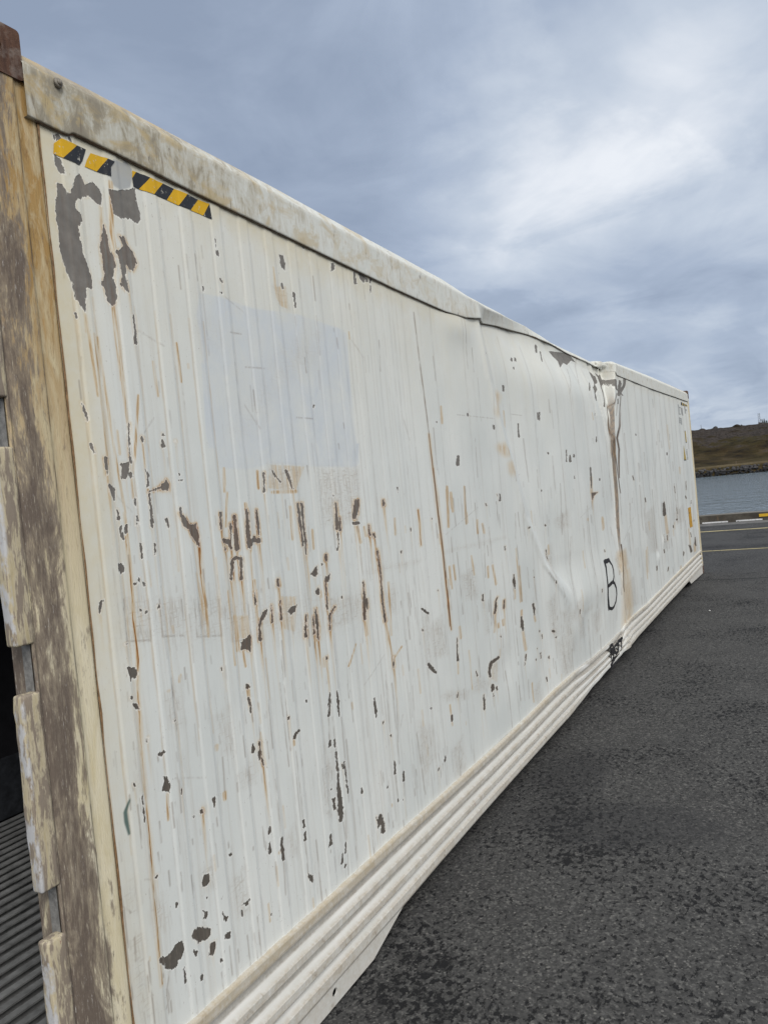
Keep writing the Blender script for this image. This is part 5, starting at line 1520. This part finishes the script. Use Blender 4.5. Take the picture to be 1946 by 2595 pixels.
TAPE_Y = [[(0.277, 2.6833), (0.3257, 2.6832), (0.2763, 2.635), (0.2501, 2.6375), (0.2542, 2.6633)], [(0.3671, 2.6778), (0.4221, 2.6815), (0.3813, 2.6351), (0.3435, 2.6359), (0.3535, 2.6568)], [(0.5084, 2.6779), (0.5225, 2.679), (0.5055, 2.6569)], [(0.573, 2.6787), (0.6238, 2.6782), (0.5816, 2.6352), (0.5263, 2.6329)], [(0.6682, 2.6761), (0.7218, 2.6761), (0.6795, 2.631), (0.6328, 2.6338)], [(0.7698, 2.6738), (0.8194, 2.6748), (0.786, 2.6303), (0.7304, 2.6315)]]
TAPE_B = [[(0.3257, 2.6832), (0.3529, 2.6821), (0.3378, 2.6477), (0.3275, 2.6346), (0.2763, 2.635)], [(0.4221, 2.6815), (0.4455, 2.6811), (0.4298, 2.6618), (0.4275, 2.6367), (0.3813, 2.6351)], [(0.5225, 2.679), (0.573, 2.6787), (0.5263, 2.6329), (0.5068, 2.6343), (0.5055, 2.6569)], [(0.6238, 2.6782), (0.6682, 2.6761), (0.6328, 2.6338), (0.5816, 2.6352)], [(0.7218, 2.6761), (0.7698, 2.6738), (0.7304, 2.6315), (0.6795, 2.631)], [(0.8194, 2.6748), (0.823, 2.6284), (0.786, 2.6303)]]
for ya, yb in ((0, 1), (1, 2), (2, 6)):
    skin('hazard_tape', TAPE_Y[ya:yb]+TAPE_B[ya:yb], [MAT['tape_y'], MAT['tape_k']], [0]*(yb-ya)+[1]*(yb-ya), panel, .0014, .006)
FT = []; FI = []
for k in range(6):
    a = 11.27+k*.118
    FT.append([(a, 2.677-.002*k), (a+.118, 2.675-.002*k), (a+.09, 2.628+.003*k), (a-.02, 2.628+.003*k)]); FI.append(k % 2)
skin('hazard_tape', FT, [MAT['tape_k'], MAT['sticker']], FI, panel, .003, .06)
skin('warning_sticker', [[(11.365, 2.238), (11.460, 2.243), (11.482, 2.080), (11.384, 2.080)], [(11.380, 2.0795), (11.485, 2.0795), (11.480, 2.069), (11.381, 2.069)], [(11.355, 2.247), (11.463, 2.250), (11.461, 2.2435), (11.357, 2.2385)]], [MAT['sticker'], MAT['tape_k']], [0, 1, 1], panel, .003, .06)
skin('warning_sticker', [[(11.132, 2.029), (11.252, 1.8165), (11.040, 1.8165)], [(11.040, 1.816), (11.261, 1.816), (11.253, 1.803), (11.046, 1.803)]], [MAT['sticker'], MAT['tape_k']], [0, 1], panel, .003, .06)
skin('orange_sticker', [[(11.031, 1.105), (11.315, 1.105), (11.370, .805), (11.058, .810)], [(11.045, 1.03), (11.325, 1.025), (11.327, 1.017), (11.047, 1.022)], [(11.052, .892), (11.352, .880), (11.354, .872), (11.054, .884)]], [MAT['orange'], MAT['tape_k']], [0, 1, 1], panel, .003, .06)


def ribbon(name, strokes, parent, yfun, off=.002, asp=1.9, fat=1.3):
    """brushed strokes lying on the surface: (x, z, half width) nodes, wider along x as the wall was painted"""
    bm = bmesh.new()
    for st in strokes:
        pts = []
        for k in range(len(st)-1):
            for j in range(6):
                t = j/6; pts.append([st[k][i]+(st[k+1][i]-st[k][i])*t for i in range(3)])
        pts.append(list(st[-1])); prev = None
        for k, (x, z, w) in enumerate(pts):
            a = pts[max(k-1, 0)]; b = pts[min(k+1, len(pts)-1)]
            t = Vector(((b[0]-a[0])/asp, b[1]-a[1])); t.normalize(); nx, nz = -t.y*asp, t.x
            w = w*fat; L = (x+nx*w, z+nz*w); R_ = (x-nx*w, z-nz*w)
            mid = (x, z)
            vs = [bm.verts.new((p[0], yfun(*p)-off, p[1])) for p in (L, mid, R_)]
            if prev:
                bm.faces.new((prev[0], prev[1], vs[1], vs[0])); bm.faces.new((prev[1], prev[2], vs[2], vs[1]))
            prev = vs
    me = bpy.data.meshes.new(name); bm.normal_update(); bm.to_mesh(me); bm.free()
    return link(name, me, MAT['marker'], parent)


py = lambda x, z: float(panel_y(np.array([x]), np.array([z]))[0])
ribbon('painted_letter', [[(5.60, .996, .012), (5.618, .93, .009), (5.60, .86, .007), (5.585, .775, .008), (5.572, .69, .008), (5.585, .60, .012), (5.60, .566, .012)],
                          [(5.60, .985, .013), (5.68, .975, .015), (5.755, .978, .013), (5.79, .955, .008), (5.85, .92, .006), (5.87, .875, .006), (5.85, .82, .006), (5.80, .782, .008), (5.72, .778, .013), (5.60, .770, .011)],
                          [(5.76, .785, .012), (5.84, .762, .010), (5.905, .71, .007), (5.915, .65, .006), (5.87, .595, .008), (5.78, .562, .009), (5.70, .558, .010), (5.62, .578, .010)]], panel, py)


def sill_y(x, z):
    zb = float(np.interp(x, XB, ZB)); rb = float(np.interp(x, XR, ZR))
    return float(bottom_in(np.array([x]))[0])*.8-.0155


LET = [[(5.46, .285, .014), (5.47, .245, .014), (5.475, .20, .008), (5.45, .172, .006)], [(5.46, .285, .012), (5.55, .28, .011), (5.565, .25, .011), (5.47, .235, .010)], [(5.47, .232, .010), (5.57, .215, .013), (5.56, .180, .010), (5.49, .162, .007)],
       [(5.60, .245, .012), (5.62, .20, .013), (5.68, .172, .012), (5.76, .18, .012), (5.79, .225, .013), (5.72, .246, .012), (5.61, .245, .011)], [(5.76, .255, .013), (5.86, .25, .013), (5.96, .25, .011)], [(5.90, .265, .013), (5.91, .215, .008), (5.895, .15, .005)],
       [(5.42, .128, .013), (5.54, .148, .011), (5.64, .14, .013), (5.78, .138, .011), (5.80, .112, .011), (5.60, .112, .012), (5.46, .108, .012), (5.43, .125, .010)], [(5.50, .172, .006), (5.60, .155, .005), (5.68, .15, .005)]]
ribbon('painted_word', LET, sill, sill_y, .0015, 1.9, 1.15)
# ------------------------------------------------------------------ ground
SK = -.075
def sheet(name, x0, x1, z, m, y0=-90., y1=90., z1=None):
    P = np.array([[(x0+(0 if x0 < -10 else SK*(y-.3)), y, z) for y in (y0, y1)], [(x1+SK*(y-.3), y, z if z1 is None else z1) for y in (y0, y1)]])
    return tag(grid(name, P, m, None, flip=True), kind='structure')


sheet('asphalt_yard', -90, 22.79, 0.0, MAT['asphalt'])
sheet('concrete_strip', 21.93, 22.79, .004, MAT['strip'])
sheet('yellow_line', 20.005, 20.185, .004, MAT['yellow_line'])
sheet('yellow_line', 15.31, 15.40, .004, MAT['yellow_line'])
sheet('quay_wall', 23.32, 23.34, -.02, MAT['kerb'], z1=-6.)
sheet('water', 23.0, 700, -3.5, MAT['water'], -900, 900)

# ---- quay kerb: cast blocks end to end, painted stripes
kerb = empty('quay_kerb', (22.82, .3, 0))
tag(kerb, 'low dark concrete kerb with white and yellow painted blocks along the quay edge', 'kerb')
def kx(y): return 22.82+SK*(y-.3)
y = -21.6; k = 0
edges = [-.62, 1.62]
ys_ = [-.62+2.18*i for i in range(-9, 10)]
for a in ys_:
    bm = bmesh.new(); add_box(bm, 0, .50, a+.025, a+2.155, -.02, .238+random.uniform(-.012, .014), .016, 2)
    bmesh.ops.subdivide_edges(bm, edges=[e for e in bm.edges if e.calc_length() > .4], cuts=10)
    for v in bm.verts:
        v.co.x += SK*(v.co.y-.3)+22.82+.012*mnoise.noise(v.co*3); v.co.z += .012*mnoise.noise(v.co*4+Vector((9, 2, 1)))
    bm_obj('kerb_block', bm, MAT['kerb'], kerb)
def on_kerb(name, a, b, z0, z1, m):
    P = np.array([[(kx(t)-.020, t, z) for t in np.linspace(a, b, 6)] for z in (z0, z1)])
    bm = bmesh.new(); vs = [[bm.verts.new(p) for p in r_] for r_ in P.tolist()]; vb = [[bm.verts.new((p[0]+.03, p[1], p[2])) for p in r_] for r_ in P.tolist()]
    for i in range(5):
        bm.faces.new((vs[0][i], vs[0][i+1], vs[1][i+1], vs[1][i])); bm.faces.new((vs[1][i], vs[1][i+1], vb[1][i+1], vb[1][i])); bm.faces.new((vs[0][i], vb[0][i], vb[0][i+1], vs[0][i+1]))
    bm.faces.new((vs[0][0], vs[1][0], vb[1][0], vb[0][0])); bm.faces.new((vs[0][5], vb[0][5], vb[1][5], vs[1][5]))
    return bm_obj(name, bm, m, kerb)
for i in range(-6, 7):
    on_kerb('white_stripe', -.397+.878*i, .273+.878*i, .012, .050, MAT['white_stripe'])
for i in range(-2, 2):
    on_kerb('yellow_stripe', -1.15+4.4*i, -.32+4.4*i, .104, .183, MAT['yellow_block'])

# ------------------------------------------------------------------ far shore
def hill_h(x, y):
    d = x-321+6*vnoise(y*.02, y*0+3, 61)
    h = -3.9+4.3*sm(-3, 5, d)+.4*sm(8, 14, d)
    sl = np.clip((d-10)/72, 0, 1.25)
    crest = 17.3+1.2*vnoise(y*.018+5, y*0+1.3, 62)+.5*vnoise(y*.09, y*0+2, 66)
    h = h+sm(0, 1, sl)*(crest-.8)
    big = sm(.05, .4, sl)
    h = h+big*(3.2*vnoise(x*.05, y*.035, 63)+1.6*vnoise(x*.15, y*.10, 64)*(1-.4*sm(.9, 1.1, sl))+.8*vnoise(x*.5, y*.4, 65))
    rk = vnoise(x*.28, y*.2, 67); h = h+sm(.5, .9, sl)*1.1*np.clip(rk-.12, 0, 1)*2
    return h-.02*np.clip(x-405, 0, 400)
gx = np.concatenate([np.linspace(316, 425, 190), np.linspace(430, 680, 24)])
gy = np.concatenate([np.linspace(-420, -14, 50), np.linspace(-12, 62, 190), np.linspace(66, 520, 60)])
GX, GY = np.meshgrid(gx, gy)
tag(grid('hill', np.stack([GX, GY, hill_h(GX, GY)], -1), MAT['hill'], None, smooth=True), kind='structure')


def boulder(bm, c, r, seed):
    q = bmesh.ops.create_icosphere(bm, subdivisions=2, radius=1.0)
    s_ = Vector((random.uniform(.8, 1.3), random.uniform(.8, 1.4), random.uniform(.6, .95)))
    for v in q['verts']:
        n = v.co.copy(); k = 1+.32*mnoise.noise(n*1.6+Vector((seed*3.1, seed*1.7, 0)))+.12*mnoise.noise(n*4+Vector((seed, 0, seed)))
        v.co = Vector((n.x*s_.x, n.y*s_.y, n.z*s_.z))*k*r+Vector(c)


bm = bmesh.new()
for i in range(900):
    yb = random.uniform(-30, 80); t = random.random()
    xb = 318.6+4.6*t-6*float(vnoise(np.array([yb*.02]), np.array([3.0]), 61)[0])
    zb_ = -3.7+2.9*t+random.uniform(-.1, .25)
    boulder(bm, (xb, yb, zb_), random.uniform(.3, .6), i)
tag(bm_obj('rock_armour', bm, MAT['rock']), 'dark boulder bank along the far waterline', 'rock armour', kind='stuff')

def zat(x, y): return float(hill_h(np.array([float(x)]), np.array([float(y)]))[0])

# masts, post, boulder and small trees on the skyline
def lattice_mast(name, x, y, z0, z1, w0, w1, label):
    root = empty(name, (x, y, z0)); tag(root, label, 'mast')
    bm = bmesh.new()
    def strut(a, b, r):
        a, b = Vector(a), Vector(b); d = b-a
        bmesh.ops.create_cone(bm, cap_ends=True, segments=5, radius1=r, radius2=r, depth=d.length, matrix=Matrix.Translation((a+b)/2) @ d.to_track_quat('Z', 'Y').to_matrix().to_4x4())
    n = 10
    for c in ((-1, -1), (1, -1), (0, 1)):
        strut((x+c[0]*w0/2, y+c[1]*w0/2, z0), (x+c[0]*w1/2, y+c[1]*w1/2, z1), .10)
    for k in range(n):
        f0, f1 = k/n, (k+1)/n; wa = w0+(w1-w0)*f0; wb = w0+(w1-w0)*f1; za = z0+(z1-z0)*f0; zb_ = z0+(z1-z0)*f1
        cs = ((-1, -1), (1, -1), (0, 1))
        for i in range(3):
            p, q = cs[i], cs[(i+1) % 3]
            strut((x+p[0]*wa/2, y+p[1]*wa/2, za), (x+q[0]*wb/2, y+q[1]*wb/2, zb_), .05)
    bm_obj('lattice_frame', bm, MAT['mast'], root)
    b2 = bmesh.new(); add_box(b2, x-.8, x+.8, y-.7, y+.7, z0, z0+(z1-z0)*.60, .05, 1); bm_obj('equipment_cabin', b2, MAT['mast'], root)
    b3 = bmesh.new(); add_box(b3, x-.25, x+.25, y-.9, y-.45, z0+(z1-z0)*.64, z0+(z1-z0)*.72, .05, 1); bm_obj('antenna', b3, MAT['mast'], root)
    return root


lattice_mast('radio_mast', 560, 22.1, 16.5, 30.6, 1.6, .9, 'tall grey lattice radio mast standing on the hill skyline')
bm = bmesh.new()
bmesh.ops.create_cone(bm, cap_ends=True, segments=8, radius1=.16, radius2=.10, depth=5.2, matrix=Matrix.Translation((420, 42.6, 18.5)))
bmesh.ops.create_cone(bm, cap_ends=True, segments=8, radius1=.14, radius2=.12, depth=.3, matrix=Matrix.Translation((420, 42.6, 16.2)))
tag(bm_obj('pole', bm, MAT['mast']), 'thin grey pole on the skyline close to the container corner', 'pole')
bm = bmesh.new()
bmesh.ops.create_cone(bm, cap_ends=True, segments=8, radius1=.13, radius2=.10, depth=2.6, matrix=Matrix.Translation((326, 21.5, -.15)))
add_box(bm, 325.85, 326.15, 21.3, 21.7, 1.05, 1.2, .02, 1)
tag(bm_obj('wooden_post', bm, MAT['wood']), 'short weathered post above the boulder bank across the water', 'post')
bm = bmesh.new(); boulder(bm, (402, 34.4, zat(402, 34.4)+.5), .95, 7)
tag(bm_obj('boulder', bm, MAT['rock']), 'lone dark boulder on the hill skyline left of the lattice mast', 'boulder')


def small_tree(x, y, z, h, w, label, dense=1.):
    root = empty('conifer_tree', (x, y, z)); tag(root, label, 'tree', 'small trees on the skyline')
    bm = bmesh.new()
    bmesh.ops.create_cone(bm, cap_ends=True, segments=7, radius1=.10, radius2=.02, depth=h, matrix=Matrix.Translation((x, y, z+h/2)))
    bm_obj('trunk', bm, MAT['bark'], root)
    bm = bmesh.new(); r = random.Random(int(x*7+y*31))
    for i in range(int(170*dense)):
        t = r.random()**.8; rad = w*(1-t)*r.uniform(.35, 1.05)+.05; a = r.uniform(0, 6.283)
        c = Vector((x+rad*math.cos(a), y+rad*math.sin(a), z+.15+t*h*.95+r.uniform(-.08, .08)))
        s_ = r.uniform(.07, .17); n = Vector((r.uniform(-1, 1), r.uniform(-1, 1), r.uniform(-.4, 1))).normalized()
        u_ = n.orthogonal().normalized(); v_ = n.cross(u_)
        bm.faces.new([bm.verts.new(c+u_*s_*1.4), bm.verts.new(c+v_*s_), bm.verts.new(c-u_*s_*1.2), bm.verts.new(c-v_*s_)])
    bm_obj('crown', bm, MAT['leaf'], root)
    return root


for i, (y, h, w, lb) in enumerate([(15.1, 1.9, .45, 'slim dark conifer just right of the lattice mast'), (14.2, 2.2, .55, 'tallest dark conifer of the skyline clump'), (13.3, 1.5, .8, 'broad low conifer in the middle of the skyline clump'), (12.2, 2.0, .7, 'dark conifer at the right edge of the skyline clump'), (11.0, 2.4, .8, 'bushy conifer on the skyline at the edge of the view')]):
    small_tree(412, y*412/430+.2, zat(412, y*412/430+.2)-.2, h+.5, w, lb)
for y, h, w, lb in [(24.9, 1.0, .7, 'low scrubby bush on the ridge, left one of a pair'), (23.3, .9, .7, 'low scrubby bush on the ridge, right one of a pair')]:
    small_tree(405, y, zat(405, y)-.1, h, w, lb, .8)

# a white scrap lying on the asphalt
bm = bmesh.new(); q = bmesh.ops.create_icosphere(bm, subdivisions=2, radius=.011)
for v in q['verts']: v.co = Vector((v.co.x*1.3+8.66, v.co.y-.434, v.co.z*.6+.008))+Vector((0, 0, .004*mnoise.noise(v.co*90)))
tag(bm_obj('scrap', bm, MAT['scrap']), 'tiny white scrap lying on the open asphalt', 'litter')
